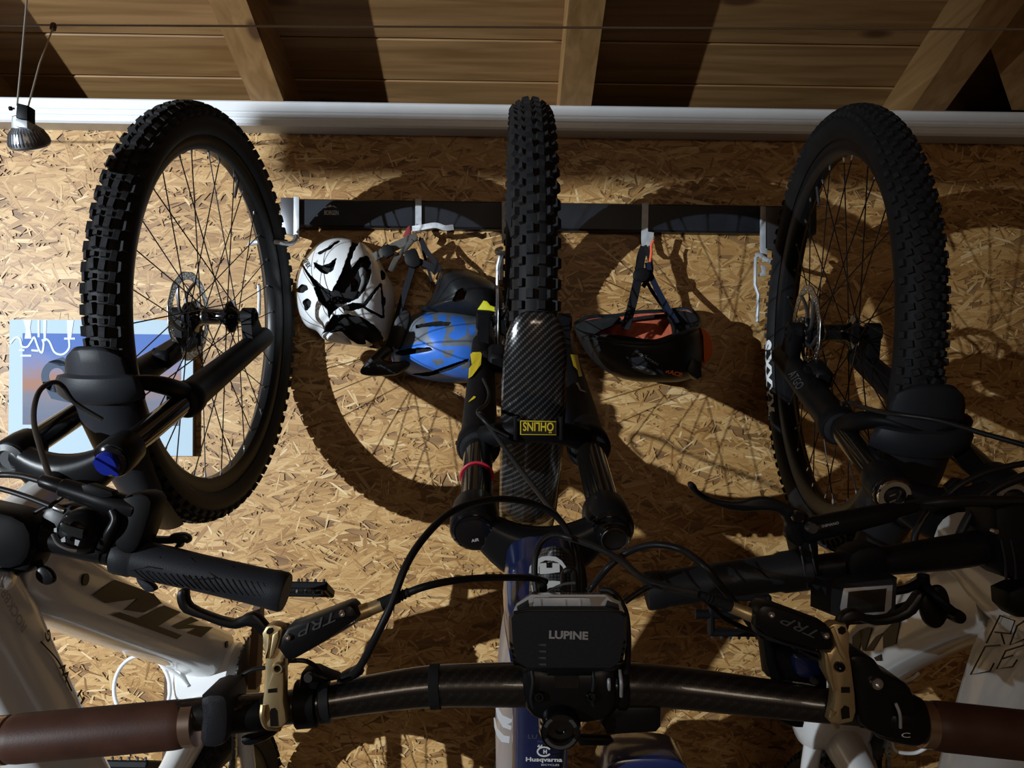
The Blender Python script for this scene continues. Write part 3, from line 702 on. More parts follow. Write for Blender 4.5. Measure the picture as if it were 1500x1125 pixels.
# ------------------------------------------------------------------ bicycles: wheels, forks, frames
WH = {'L': (V((-.538, -.387, 1.793)), -.052), 'C': (V((.019, -.44, 1.786)), .027), 'R': (V((.541, -.472, 1.773)), -.079)}
def wfr(k):
    c, y = WH[k]; return c, V((math.sin(y), -math.cos(y), 0)), V((math.cos(y), math.sin(y), 0)), V((0, 0, 1))
def wp(k, a, n, v):               # steered frame: a out from the wall, n to the right, v up (bike's forward)
    c, A, N, Z = wfr(k); return c+A*a+N*n+Z*v
FX = {'L': (-.561, -.535), 'C': (.034, .034), 'R': (.506, .552)}
def fp(k, a, n, v):               # frame of the bike itself, not steered
    h, b = FX[k]; t = max(-.2, min(1.6, (-v-.25)/.4)); c = WH[k][0]
    return V((h+(b-h)*t+n, c.y-a, c.z+v))
TREADS = {
 'L': (.0300, [(-12, .0098, .0170, .0058, .06, 6), (12, .0098, .0170, .0058, 0, -6), (-35, .0090, .0140, .0058, .5, 8), (35, .0090, .0140, .0058, .5, -8), (-58, .0105, .0160, .0058, 0, 0), (58, .0105, .0160, .0058, 0, 0), (-13, .0085, .0075, .0045, .52, 0), (13, .0085, .0075, .0045, .48, 0)]),
 'C': (.0290, [(-14, .0105, .0135, .0062, 0, 0), (12, .0105, .0135, .0062, .5, 0), (-36, .0075, .0120, .0055, .5, 0), (36, .0075, .0120, .0055, 0, 0), (-58, .0115, .0150, .0062, 0, 0), (58, .0115, .0150, .0062, .5, 0)]),
 'R': (.0235, [(-7, .0100, .0090, .0042, 0, 18), (7, .0100, .0090, .0042, .5, -18), (-23, .0095, .0090, .0042, .5, 25), (23, .0095, .0090, .0042, 0, -25), (-40, .0090, .0090, .0042, 0, 10), (40, .0090, .0090, .0042, .5, -10), (-58, .0085, .0100, .0045, .5, 0), (58, .0085, .0100, .0045, 0, 0)]),
}
def wheel(root, org, A, N, Z, tread, rear=False, lateral_rotor=-.046):
    def q(r, th, n): return org+(A*math.cos(th)+Z*math.sin(th))*r+N*n
    seg = 110
    prof = [(.3335+.0275*math.cos(math.radians(f)), .0300*math.sin(math.radians(f))) for f in range(-140, 141, 14)]
    mb = MB(); mb.loft([[q(r, 2*math.pi*k/seg, n) for k in range(seg)] for r, n in prof], caps=False)
    pre = 'rear_' if rear else 'front_'
    ty = mb.build(pre+'tyre', 'sidewall', root, smooth=60)
    pitch, rows = TREADS[tread]; n_p = int(2*math.pi*.366/pitch); mb = MB()
    for (f, wd, ln, h, ph, sk) in rows:
        fr = math.radians(f); r0 = .3335+.0275*math.cos(fr); n0 = .030*math.sin(fr)
        for i in range(n_p):
            th = 2*math.pi*(i+ph)/n_p; rad = (A*math.cos(th)+Z*math.sin(th)); tg = (-A*math.sin(th)+Z*math.cos(th))
            nr = (rad*math.cos(fr)*1.06+N*math.sin(fr)).normalized(); sd = nr.cross(tg).normalized()
            c_, s_ = math.cos(math.radians(sk)), math.sin(math.radians(sk)); t2 = tg*c_+sd*s_; d2 = sd*c_-tg*s_
            b = q(r0, th, n0)-nr*.0015; j = rnd(.94, 1.06)
            lo = [b+t2*ln/2*x+d2*wd/2*y for x, y in ((-1, -1), (1, -1), (1, 1), (-1, 1))]
            hi = [b+nr*(h+.0015)+t2*ln/2*x*.82*j+d2*wd/2*y*.82 for x, y in ((-1, -1), (1, -1), (1, 1), (-1, 1))]
            mb.add(lo+hi, [(0, 1, 5, 4), (1, 2, 6, 5), (2, 3, 7, 6), (3, 0, 4, 7), (4, 5, 6, 7)])
    tk = mb.build('tread_knobs', 'tread', ty, smooth=0); tk['kind'] = 'stuff'
    mb = MB(); rp = [(.3165, -.0150), (.3165, -.0175), (.309, -.0180), (.296, -.0140), (.2885, -.0075), (.287, 0), (.2885, .0075), (.296, .0140), (.309, .0180), (.3165, .0175), (.3165, .0150), (.309, .0135), (.300, 0), (.309, -.0135)]
    mb.loft([[q(r, 2*math.pi*k/seg, n) for k in range(seg)] for r, n in rp+rp[:1]], caps=False)
    rim = mb.build(pre+'rim', 'satin_black', root, smooth=35)
    mb = MB(); hp = [(.009, -.055), (.011, -.052), (.011, -.046), (.020, -.044), (.026, -.036), (.029, -.034), (.029, -.030), (.018, -.027), (.0145, -.020), (.0145, .020), (.018, .027), (.029, .030), (.029, .034), (.020, .038), (.011, .046), (.011, .055), (.009, .057)]
    mb.lathe(hp, org, N, 28); hub = mb.build(pre+'hub', 'gloss_black', root)
    mb = MB(); mb.lathe([(.0147, 0), (.0151, .0005), (.0151, .003), (.0147, .0035)], org+N*-.019, N, 28, closed=False); mb.build('hub_ring', 'steel', hub)
    ns = 32
    for i in range(ns):
        side = 1 if i % 2 else -1; lead = 1 if (i//2) % 2 else -1
        tr = 2*math.pi*i/ns+.05; thh = tr+lead*1.05
        p0 = q(.0265, thh, side*.0325); p1 = q(.2905, tr, side*.002)
        mb = MB(); mb.tube([p0, p1], .00105, 6, caps=False); sp_ = mb.build('spoke', 'spoke_black', rim, smooth=60)
        d = (p0-p1).normalized(); mb = MB(); mb.lathe([(.0021, -.004), (.0021, .006), (.0014, .011)], p1, d, 8); mb.build('spoke_nipple', 'silver', rim)
    mb = MB(); mb.lathe([(.003, -.002), (.003, .03), (.0022, .034), (.0022, .04)], q(.289, 1.9, 0), -(A*math.cos(1.9)+Z*math.sin(1.9)), 10); mb.build('valve', 'dark_steel', rim)
    # brake disc
    ro = lateral_rotor; mb = MB(); na, rs = 108, [.0655, .0672, .0696, .0712, .0736, .0752, .0776, .0800]
    vs = [q(r*(1+(.012*math.sin(th*12) if r > .079 else 0)), th, ro) for r in rs for th in [2*math.pi*k/na for k in range(na)]]
    fs = []
    for i in range(len(rs)-1):
        for k in range(na):
            if (i == 1 and k % 4 == 0) or (i == 3 and k % 4 == 2) or (i == 5 and k % 4 == 0): continue
            fs.append((i*na+k, i*na+(k+1) % na, (i+1)*na+(k+1) % na, (i+1)*na+k))
    mb.add(vs, fs); rot = mb.build('brake_disc', 'steel', root, smooth=30, solid=.0018)
    for i in range(6):
        t0 = 2*math.pi*i/6; mb = MB(); mb.tube(catmull([q(.020, t0, ro), q(.036, t0+.22, ro), (q(.052, t0+.62, ro)), q(.067, t0+.85, ro)], 5), .0032, 6, sq=1, up=N); mb.build('disc_arm', 'dark_steel', rot)
        mb = MB(); mb.lathe([(.0022, 0), (.0035, .001), (.0035, .003), (.002, .004)], q(.022, t0+.5, ro-.0015), -N, 8); mb.build('disc_bolt', 'silver', rot)
    mb = MB(); mb.lathe([(.012, -.002), (.026, -.002), (.026, .003), (.012, .006)], q(0, 0, ro), N, 24); mb.build('disc_carrier', 'matte_black', rot)
    return ty, rim
def superring(c, X, Y, hx, hy, n=20, e=2.6):
    r = []
    for k in range(n):
        a = 2*math.pi*k/n; ca, sa = math.cos(a), math.sin(a)
        r.append(c+X*hx*math.copysign(abs(ca)**(2/e), ca)+Y*hy*math.copysign(abs(sa)**(2/e), sa))
    return r
def ftube(k, pts, m, parent, name, e=2.6, cap=True, n=6):
    """frame tube: pts = (a, v, half width across, half height)"""
    P4 = [V((a, v, 0)) for a, v, _, _ in pts]; path = catmull(P4, n); N_ = len(path); mb = MB(); rings = []
    for i, p in enumerate(path):
        t = i/(N_-1)*(len(pts)-1); j = min(int(t), len(pts)-2); f = t-j
        hx = pts[j][2]*(1-f)+pts[j+1][2]*f; hy = pts[j][3]*(1-f)+pts[j+1][3]*f
        T = (path[min(i+1, N_-1)]-path[max(i-1, 0)]).normalized(); nr = V((-T.y, T.x, 0))
        c = fp(k, p.x, 0, p.y); Y = V((0, -nr.x, nr.y)); rings.append(superring(c, V((1, 0, 0)), Y, hx, hy, e=e))
    mb.loft(rings, cap); return mb.build(name, m, parent, smooth=50)
def fork(k, root, cap, ud, s, llen, seal_t, m_low, arch_pts, cr_drop=.03, rl=.0235, rs=.0165, crown_m='satin_black', am=(.017, .016, .012, .010, .012, .016, .017)):
    da, dv = ud; D = (wp(k, da, 0, dv)-wp(k, 0, 0, 0)).normalized()
    def L(t, n): return wp(k, cap[0]+da*t, n, cap[1]+dv*t)
    mb = MB()
    for sg in (-1, 1):
        n = s*sg; b = L(-llen, n); tp = L(seal_t, n); ln = (tp-b).length
        mb.lathe([(.006, 0), (.017, .002), (.0195, .012), (.0205, ln*.3), (rl*.98, ln*.75), (rl, ln-.03), (rl+.0035, ln-.022), (rl+.004, ln-.004), (rl+.001, ln), (rs, ln)], b, D, 26)
        ax = wp(k, 0, n*.98, 0)
        mb.hull([ax+V((x, .0165*math.cos(q*math.pi/6), .0165*math.sin(q*math.pi/6))) for q in range(12) for x in (-.009, .009)]+[L(-llen+.02, n)+V((x, 0, 0)) for x in (-.009, .009)]+[L(-llen+.085, n)+V((x, 0, 0)) for x in (-.009, .009)])
        nn = wfr(k)[2]; mb.lathe([(.0165, -.009), (.0165, .011), (.012, .014), (.008, .014), (.007, .010), (0, .010)], ax, nn*sg, 20)
    # arch bridging the legs over the tyre
    rings = []
    pth = catmull([wp(k, *p) for p in arch_pts], 8)
    mb.tube(pth, list(am), 12, sq=.8)
    low = mb.build('fork_lowers', m_low, root, smooth=45)
    for sg in (-1, 1):
        n = s*sg; mb = MB(); tp = L(seal_t, n); mb.lathe([(rs+.0002, -.002), (rl, -.001), (rl-.001, .004), (rs+.002, .006), (rs+.0004, .006)], tp, D, 26); mb.build('dust_seal', 'rubber', low)
        mb = MB(); mb.lathe([(rs, -.02), (rs, (L(-.012, n)-tp).length)], tp, D, 28); mb.build('stanchion', 'stanchion', root)
    mb = MB(); rings = []
    for i in range(17):
        x = -1+2*i/16; off = -cr_drop*(1-x*x)
        c = wp(k, cap[0]+da*-.014, s*x, cap[1]+dv*-.014+off)
        Y = wp(k, 0, 0, 1)-wp(k, 0, 0, 0); Y = (Y-D*Y.dot(D)).normalized()
        rings.append(superring(c, D, Y, .017+.004*(1-abs(x)), .022+.010*(1-x*x), 16))
    mb.loft(rings)
    for sg in (-1, 1): mb.lathe([(rs, -.045), (rs+.0065, -.043), (rs+.008, -.03), (rs+.008, -.003), (rs+.006, 0), (0, 0)], L(0, s*sg), D, 26)
    cr = mb.build('fork_crown', crown_m, root, smooth=45)
    mb = MB(); st = wp(k, cap[0]-da*.01, 0, cap[1]-dv*.01-cr_drop); mb.lathe([(.021, 0), (.019, .02), (.0145, .03), (.0145, .14)], st, D, 22); mb.build('steerer', 'matte_black', cr)
    return low, cr, L, D
def guard(k, rows, m, root, name='mudguard', thick=.0022, nx=17, shift=0):
    """mudguard wrapped over the tyre: rows = (angle below the hub line, half width, radius, edge drop, centre lead)"""
    grid = []
    for (f, hwid, r0, drop, lead) in rows:
        r = []
        for i in range(nx):
            x = -1+2*i/(nx-1); fr = math.radians(f+shift+lead*(1-x**4)); rr = r0-drop*abs(x)**2.4
            r.append(wp(k, rr*math.cos(fr), hwid*x, rr*math.sin(fr)))
        grid.append(r)
    mb = MB(); mb.sheet(grid); return mb.build(name, m, root, smooth=35, solid=thick)
def caliper(k, root, a, v, n=-.046):
    mb = MB(); c = wp(k, a, n, v); cx, cA, cN, cZ = wfr(k)
    mb.box(c, .030, .055, .034, .006, (cN, (cA*.9-cZ*.4).normalized(), (cZ*.9+cA*.4).normalized()))
    mb.lathe([(.009, 0), (.013, .002), (.013, .008), (.008, .010)], c-cN*.014, -cN, 16)
    o = mb.build('brake_caliper', 'matte_black', root)
    return o
def stays(k, root, bb, hub, m):
    for sg in (-1, 1):
        mb = MB(); pts = [fp(k, bb[0]+.02, sg*.035, bb[1]-.03), fp(k, bb[0]+.01, sg*.06, bb[1]-.16), fp(k, hub[0], sg*.068, hub[1]+.05), fp(k, hub[0], sg*.07, hub[1])]
        mb.tube(catmull(pts, 6), [.016, .013, .011, .012], 12); mb.build('chainstay', m, root)
        mb = MB(); pts = [fp(k, .27, sg*.018, bb[1]-.10), fp(k, .22, sg*.05, bb[1]-.18), fp(k, .03, sg*.068, hub[1]+.03)]
        mb.tube(catmull(pts, 6), [.011, .010, .010], 10); mb.build('seatstay', m, root)
def crank(k, root, bb, ang_r, motor_m='matte_black', pedal_m='matte_black', rmot=.075, arm=.165, flat=False):
    c = fp(k, bb[0], 0, bb[1]); X = V((1, 0, 0))
    mb = MB(); mb.lathe([(rmot*.5, -.058), (rmot*.85, -.052), (rmot, -.042), (rmot, .042), (rmot*.85, .052), (rmot*.5, .058)], c, X, 32); mo = mb.build('motor', motor_m, root)
    mb = MB(); rc = .072; t_ = []
    for i in range(36*4):
        a = 2*math.pi*i/(36*4); t_.append(rc+(.004 if i % 4 in (1, 2) else 0))
    for (x0, x1) in ((.062, .0655),):
        mb.loft([[c+X*x+V((0, math.cos(2*math.pi*i/144), math.sin(2*math.pi*i/144)))*t_[i] for i in range(144)] for x in (x0, x1)])
    mb.build('chainring', 'dark_steel', root, smooth=0)
    for sg in (1, -1):
        a = ang_r if sg > 0 else ang_r+math.pi
        d = V((0, -math.cos(a), math.sin(a))); e = c+X*sg*.075; f = c+X*sg*.085+d*arm
        s2 = d.cross(X)
        mb = MB(); mb.hull([e+s2*.016*q+X*sg*.007*j-d*.014 for q in (-1, 1) for j in (-1, 1)]+[f+s2*.011*q+X*sg*.006*j+d*.012 for q in (-1, 1) for j in (-1, 1)]+[e+s2*.019*q+X*sg*.007*j+d*.005 for q in (-1, 1) for j in (-1, 1)])
        mb.build('crank_arm', 'brown_edge' if k == 'L' else 'matte_black', root, smooth=30)
        pc = f+X*sg*.075; mb = MB()
        PU, PV = (V((0, -.90, .43)), V((0, .43, .90))) if flat else (V((0, 0, 1)), V((0, 1, 0)))
        for q in (-1, 1):
            mb.box(pc+PU*q*.030, .105, .012, .014, .003, (X, PU, PV))
        for x in (-.048, .048): mb.box(pc+X*x, .010, .070, .016, .003, (X, PU, PV))
        mb.lathe([(.008, -.075), (.008, .05)], pc, X, 12)
        pe = mb.build('pedal', pedal_m, root, smooth=30)
        for q in (-1, 1):
            for x in (-.045, -.03, -.015, 0, .015, .03, .045):
                mb = MB(); mb.lathe([(.0028, 0), (.0028, .004), (.001, .006)], pc+X*x+(PV*q*.007 if flat else PU*q*.036)+(PU*.03 if flat else PU*0), PV*q if flat else PU*q, 6); mb.build('pedal_pin', 'dark_steel', pe)
    return mo
def chain(k, root, bb, hub):
    pts = []
    for i in range(60):
        a, b = fp(k, bb[0]+.072, .064, bb[1]), fp(k, hub[0]+.04, .055, hub[1])
        pts.append(a.lerp(b, i/59))
    mb = MB()
    for i in range(59):
        c = (pts[i]+pts[i+1])/2; T = (pts[i+1]-pts[i]).normalized(); S_ = V((1, 0, 0)); U = T.cross(S_)
        wd = .0035 if i % 2 else .0025
        mb.hull([c+T*.0062*x+S_*wd*y+U*.0042*z for x in (-1, 1) for y in (-1, 1) for z in (-1, 1)])
    o = mb.build('chain', 'steel', root, smooth=0); o['kind'] = 'stuff'
def rear_wheel(k, root, hub, tread):
    c = fp(k, hub[0], 0, hub[1]); wheel(root, c, V((0, -1, 0)), V((1, 0, 0)), V((0, 0, 1)), tread, rear=True, lateral_rotor=-.06)
def hose(name, root, pts, r=.0026, m='cable_black', n=10):
    mb = MB(); mb.tube(catmull([P(*p) for p in pts], n), r, 10); return mb.build(name, m, root)
# ------------------------------------------------------------------ small cockpit helpers (outlines in photo pixels at distance w)
def cyl(name, root, p0, p1, r, m, seg=24, prof=None):
    a, b = P(*p0), P(*p1); d = b-a; l = d.length; mb = MB()
    prof = prof or [(0, 0), (.93, .0), (1, .06), (1, .94), (.93, 1), (0, 1)]
    mb.lathe([(q*r, h*l) for q, h in prof], a, d, seg); return mb.build(name, m, root)
def disc(name, root, x, y, w, rpx, h, m, axis=(0, -1, 0), prof=None, seg=28):
    r = S(rpx, w); mb = MB(); prof = prof or [(1, -1), (1, -.25), (.88, 0), (0, 0)]
    mb.lathe([(a*r, b*h) for a, b in prof], P(x, y, w), axis, seg); return mb.build(name, m, root)
def pl(name, root, poly, w, thick, m, ch=.0015, smoothn=0, sm=40):
    if smoothn: poly = smoothpoly(poly, smoothn)
    mb = MB(); plate(poly, w, thick, ch, mb); return mb.build(name, m, root, smooth=sm)
def q5(pts, ox, oy, s): return [(ox+x/s, oy+y/s) for x, y in pts]
def rod(name, root, pts, r, m, seg=14, n=6, sq=1.0):
    mb = MB(); mb.tube(catmull([P(*p) for p in pts], n), r, seg, sq=sq); return mb.build(name, m, root)
def PXf(x, y, kk, hw):             # ray against the side of a frame tube, hw from the frame's middle plane
    X = FX[kk][0]
    for _ in range(6):
        p = PX(x, y, X); X = fp(kk, 0, 0, p.z-WH[kk][0].z).x+hw
    return PX(x, y, X)
def fdecal(name, root, polys, X, m, sg, ox=0, oy=0, s=1.0):
    mb = MB()
    for p in polys: mb.prism([PXf(x, y, X[0], X[1]) for x, y in q5(p, ox, oy, s)], (-sg*.0012, 0, 0))
    return mb.build(name, m, root, smooth=0)
def sag(pts, e, m): return [(a, n, v-e-(m-e)*(1-min(1, abs(n)/.065))) for a, n, v in pts]
UD = (.932, -.363)
GUARD = [(-14.6, .036, .384, .010, 2.6), (-15.2, .041, .388, .013, 2.4), (-16.5, .0435, .389, .015, 1.2), (-18.0, .045, .389, .016, .3), (-18.4, .056, .396, .022, .2), (-20, .061, .400, .024, .1), (-22.5, .062, .399, .026, 0), (-23.6, .058, .394, .024, 0), (-24, .044, .389, .02, 0), (-30, .043, .388, .02, 0), (-40, .039, .388, .02, 0), (-52, .034, .390, .016, 0), (-66, .028, .390, .010, 0)]
# ================================================================== left bike: white frame
bl = thing('mountain_bike', (-.55, -.387, .32), 'white framed mountain bike with blue fork knob hanging beside the framed print', 'bicycle', None)
k = 'L'; c, A, N, Z = wfr(k)
wheel(bl, c, A, N, Z, 'L')
arch = [(.225, -.065, -.135), (.30, -.062, -.122), (.338, -.040, -.112), (.350, 0, -.110), (.338, .040, -.112), (.30, .062, -.122), (.225, .065, -.135)]
low, crown, LL, DL = fork(k, bl, (.43, -.225), UD, .065, .545, -.20, 'matte_black', sag(arch, .006, .028))
guard(k, GUARD, 'dark_plastic', bl)
caliper(k, bl, .075, -.075)
kn = wp(k, .43, .065, -.225)
mb = MB(); mb.lathe([(.021, -.001), (.021, .003), (.017, .0055), (.0155, .006)], kn, DL, 28); mb.build('cap_ring', 'gloss_black', crown)
mb = MB(); mb.lathe([(.0155, .004), (.0155, .011), (.0135, .0135), (.006, .014), (0, .014)], kn, DL, 28); kb = mb.build('fork_knob', 'blue_anodised', bl)
t_ = (P(184, 690, 1.0)-P(160, 672, 1.0)).normalized(); s2 = DL.cross(t_).normalized(); t_ = s2.cross(DL)
mb = MB(); b0 = kn+DL*.013
mb.hull([b0+t_*x+s2*y+DL*z for (x, y) in ((-.013, .004), (-.013, -.004), (.019, .0025), (.021, 0), (.019, -.0025), (.004, .0045), (.004, -.0045)) for z in (0, .005)]); mb.build('knob_lever', 'blue_anodised', kb)
mb = MB(); kl = wp(k, .43, -.065, -.225); mb.lathe([(.021, -.001), (.021, .003), (.014, .006), (.012, .003), (0, .003)], kl, DL, 28); mb.build('fork_cap', 'grey_plastic', crown)
fl = ftube(k, [(.455, -.270, .026, .028), (.52, -.300, .030, .036), (.60, -.335, .029, .034), (.64, -.352, .026, .030)], 'white_paint', bl, 'head_tube')
dt = ftube(k, [(.53, -.335, .028, .045), (.48, -.36, .036, .046), (.27, -.468, .037, .041), (.08, -.560, .037, .040), (-.03, -.615, .036, .045)], 'white_paint', bl, 'down_tube', e=3.2)
tt = ftube(k, [(.59, -.345, .028, .045), (.565, -.40, .036, .052), (.495, -.52, .037, .050), (.40, -.66, .032, .040), (.30, -.79, .022, .024)], 'white_paint', bl, 'top_tube', e=3.0)
ftube(k, [(.36, -.80, .021, .021), (.15, -.74, .020, .024), (-.02, -.68, .030, .035)], 'white_paint', bl, 'seat_tube')
stays(k, bl, (-.03, -.65), (0, -1.10), 'white_paint'); crank(k, bl, (-.03, -.655), math.radians(86), 'white_paint', flat=True, rmot=.062); chain(k, bl, (-.03, -.655), (0, -1.10)); rear_wheel(k, bl, (0, -1.10), 'L')
fdecal('frame_lettering', dt, [
    [(465, 245), (575, 168), (700, 212), (770, 240), (690, 262), (530, 285)], [(625, 318), (690, 262), (770, 240), (810, 285), (720, 332)],
    [(560, 345), (600, 330), (690, 362), (820, 295), (905, 330), (790, 400), (910, 445), (885, 465)], [(860, 400), (955, 352), (995, 372), (935, 392), (1065, 405), (1005, 455), (935, 432), (985, 408), (890, 415)]], ('L', .0385), 'black_decal', 1, 0, 800, 3.41)
# lettering on the top tube
def xtext(name, txt, x0, y0, x1, y1, X, hpx, m, parent, **kw):
    a, b = PXf(x0, y0, 'L', X), PXf(x1, y1, 'L', X); xa = (b-a); ya = V((1, 0, 0)).cross(xa)
    d = (1.79+(a.y+b.y)/2)
    return text(name, txt, (a+b)/2, xa, ya, hpx*d/FPX, m, parent, width=xa.length, **kw)
xtext('frame_lettering', 'ROCKBR', 36, 922, 3, 862, .0385, 15, 'grey_decal', tt, bold=.03)
xtext('frame_lettering', 'G', 72, 940, 69, 924, .0385, 13, 'black_decal', tt, bold=.03)
xtext('frame_lettering', 'W', 100, 996, 90, 972, .0385, 14, 'black_decal', tt, bold=.02)
xtext('frame_lettering', 'H', 122, 1028, 116, 1014, .0385, 12, 'black_decal', tt, bold=.02)
mb = MB(); mb.tube(catmull([PXf(x, y, 'L', .0378) for x, y in ((60, 940), (85, 968), (96, 992), (105, 1012))], 5), .0008, 6); mb.build('frame_pinstripe', 'black_decal', tt)
for (x, y, r) in ((125, 849, .0075), (332, 944, .006), (327, 1003, .006)):
    mb = MB(); p = PXf(x, y, 'L', .0378); mb.lathe([(r, -.001), (r, .001), (0, .001)], p, (1, 0, 0), 16); mb.build('cable_port', 'black_decal', dt)
# white cable loop tied to the frame
mb = MB(); ctr = V((208, 1010, 0)); mb.tube([P(ctr.x+math.cos(a)*41, ctr.y+math.sin(a)*50, .42+.02*math.sin(a)) for a in [2*math.pi*i/40 for i in range(41)]], .0034, 10, caps=False); wl_ = mb.build('charging_cable', 'white_plastic', bl)
rod('cable_tie', bl, [(226, 968, .44), (224, 950, .47), (214, 935, .50), (202, 930, .51), (190, 938, .50), (200, 950, .48), (226, 964, .44)], .0012, 'white_plastic')
rod('cable_tie', bl, [(222, 960, .44), (240, 975, .43), (262, 990, .42), (275, 1005, .42)], .0030, 'white_plastic')
pl('charge_port_cover', bl, [(250, 972), (280, 985), (278, 1030), (262, 1050), (245, 1020)], .40, .012, 'white_paint', .002, 3)
# cockpit
w1 = 1.10
cyl('grip', bl, (-460, 800, w1-.02), (-720, 830, w1-.01), S(28, w1), 'dark_plastic', 30, [(0, 0), (1.05, 0), (1.05, .1), (.96, .12), (.97, .9), (1, .98), (0, 1)])
rod('handlebar', bl, [(-700, 828, w1-.01), (-460, 800, w1-.02), (-340, 768, w1-.03), (-240, 752, w1-.03), (-120, 750, w1-.02), (-20, 768, w1-.005), (60, 787, w1), (140, 805, w1), (200, 819, w1), (300, 842, w1), (395, 863, w1)], [.0112, .0112, .0125, .0158, .0155, .0135, .0115, .0112, .0112, .0112, .0112], 'satin_black', 18, 6)
g = cyl('grip', bl, (171, 811, w1), (419, 868, w1), S(28, w1), 'dark_plastic', 30, [(.6, 0), (1.0, .005), (1.03, .03), (1.03, .10), (.96, .115), (.96, .13), (.98, .3), (.95, .5), (.97, .8), (1.0, .9), (1.03, .93), (1.03, .985), (.95, 1), (0, 1)])
ga, gb = P(171, 811, w1), P(419, 868, w1)
for ln in ([(170, 290), (470, 470)], [(250, 180), (520, 360), (705, 472)], [(490, 200), (730, 345), (1090, 570)], [(830, 270), (1130, 450), (1090, 570)], [(20, 290), (180, 255), (290, 275)], [(520, 362), (700, 355)]):
    pts = []
    for x, y in q5(ln, 200, 780, 5.77):
        p = P(x, y, w1); ax = (gb-ga).normalized(); off = p-(ga+ax*(p-ga).dot(ax)); r = S(26.8, w1); dz = math.sqrt(max(1e-6, r*r-min(off.length, r*.98)**2)); pts.append(p+V((0, -dz, 0)))
    mb = MB(); mb.tube(pts, .0007, 6); mb.build('grip_groove', 'black_decal', g)
for i in range(22):
    t = .2+.72*i/21; p = ga.lerp(gb, t); ax = (gb-ga).normalized(); e1 = V((0, -1, 0)); e2 = ax.cross(e1); rr = S(27.3, w1); ph = .9-1.2*t
    mb = MB(); mb.tube([p+ax*.006*(j-3)/3+(e1*math.cos(ph+.05*(j-3)*2.2)+e2*math.sin(ph+.05*(j-3)*2.2))*rr for j in range(7)], .0006, 5); mb.build('grip_rib', 'rubber', g)
cyl('grip_collar', bl, (150, 803, w1), (174, 809, w1), S(22, w1), 'satin_black', 24, [(.7, 0), (1, .05), (1, .3), (.86, .36), (.86, .44), (1, .5), (1, .72), (.88, .8), (.88, 1), (0, 1)])
bb_ = cyl('brake_master', bl, (58, 703, w1+.01), (200, 748, w1+.01), S(17, w1), 'satin_black', 22, [(.35, 0), (.55, .03), (.62, .18), (.62, .22), (.78, .24), (.85, .5), (1.0, .62), (1.05, .9), (.9, 1), (0, 1)])
pl('reservoir_cover', bb_, [(118, 711), (131, 709), (163, 720), (166, 727), (150, 731), (122, 722)], w1+.028, .012, 'matte_black', .0015)
pl('lever_clamp', bl, [(176, 730), (205, 722), (222, 735), (214, 770), (203, 800), (190, 812), (170, 806), (160, 775), (172, 760)], w1+.018, .034, 'matte_black', .004, 2)
rod('clamp_band', bl, [(166, 748, w1+.018), (170, 762, w1+.02), (160, 782, w1+.02), (148, 806, w1+.012)], .0048, 'satin_black', 10)
pl('brake_lever', bl, q5([(-120, 20), (0, 30), (240, 42), (290, 15), (380, 8), (432, 38), (442, 72), (420, 97), (386, 86), (362, 132), (312, 124), (328, 96), (240, 102), (0, 90), (-120, 80)], 200, 780, 5.77), w1-.012, .010, 'satin_black', .002, 3)
pl('shift_lever', bl, [(198, 848), (210, 850), (222, 858), (226, 866), (214, 868), (203, 858)], w1, .01, 'dark_plastic', .002, 2)
sh = disc('gear_shifter', bl, 106, 780, w1+.022, 34, .030, 'satin_black', (-.12, -1, .05), [(1.05, -1), (1.05, -.5), (.95, -.2), (.7, .05), (.3, .18), (0, .2)])
rod('indicator_rim', sh, [(77, 783, w1+.026), (84, 796, w1+.03), (98, 804, w1+.031), (113, 807, w1+.03)], .0013, 'silver', 8)
for poly in ([(79, 774), (83, 773), (83, 780), (79, 779)], [(89, 790), (95, 786), (96, 794), (90, 794)], [(110, 790), (117, 792), (114, 800), (109, 798)]):
    pl('indicator_mark', sh, poly, w1+.034, .003, 'silver', 0)
pl('indicator_window', sh, [(90, 764), (100, 770), (122, 776), (120, 790), (100, 784), (86, 776)], w1+.0335, .004, 'screen', .0005)
pl('shifter_body', bl, [(65, 745), (100, 738), (132, 752), (142, 778), (136, 806), (118, 812), (70, 800), (58, 770)], w1+.005, .03, 'satin_black', .004, 2)
pl('stem_clamp', bl, [(-70, 745), (-10, 748), (35, 765), (45, 800), (30, 830), (-10, 835), (-70, 820)], w1+.022, .045, 'matte_black', .006, 2)
cyl('adjuster_spring', bl, (-4, 846, w1+.02), (18, 850, w1+.02), S(14, w1), 'silver', 20, [(.9, 0), (1, .1), (.85, .2), (1, .3), (.85, .4), (1, .5), (.85, .6), (1, .7), (.85, .8), (1, .9), (0, 1)])
pl('control_pod', bl, [(-10, 812), (20, 806), (44, 800), (50, 815), (38, 838), (10, 848), (-10, 845)], w1+.016, .03, 'matte_black', .005, 3)
rod('bell_stalk', bl, [(48, 798, w1), (54, 812, w1), (60, 832, w1+.005)], .0030, 'matte_black', 10)
pl('bell_paddle', bl, [(50, 838), (58, 830), (70, 834), (78, 846), (76, 855), (64, 858), (52, 850)], w1+.01, .008, 'satin_black', .003, 3)
disc('bell_knob', bl, 45, 820, w1+.012, 6, .008, 'matte_black')
hose('brake_hose', bl, [(-60, 702, w1), (-20, 697, w1), (10, 695.5, w1), (35, 698, w1+.005), (62, 705, w1+.01)], .0028)
hose('shift_cable', bl, [(-60, 705, w1), (0, 716, w1), (40, 728, w1+.005), (74, 741, w1+.012)], .0024)
cyl('cable_ferrule', bl, (80, 743, w1+.014), (95, 749, w1+.014), .0028, 'silver', 12)
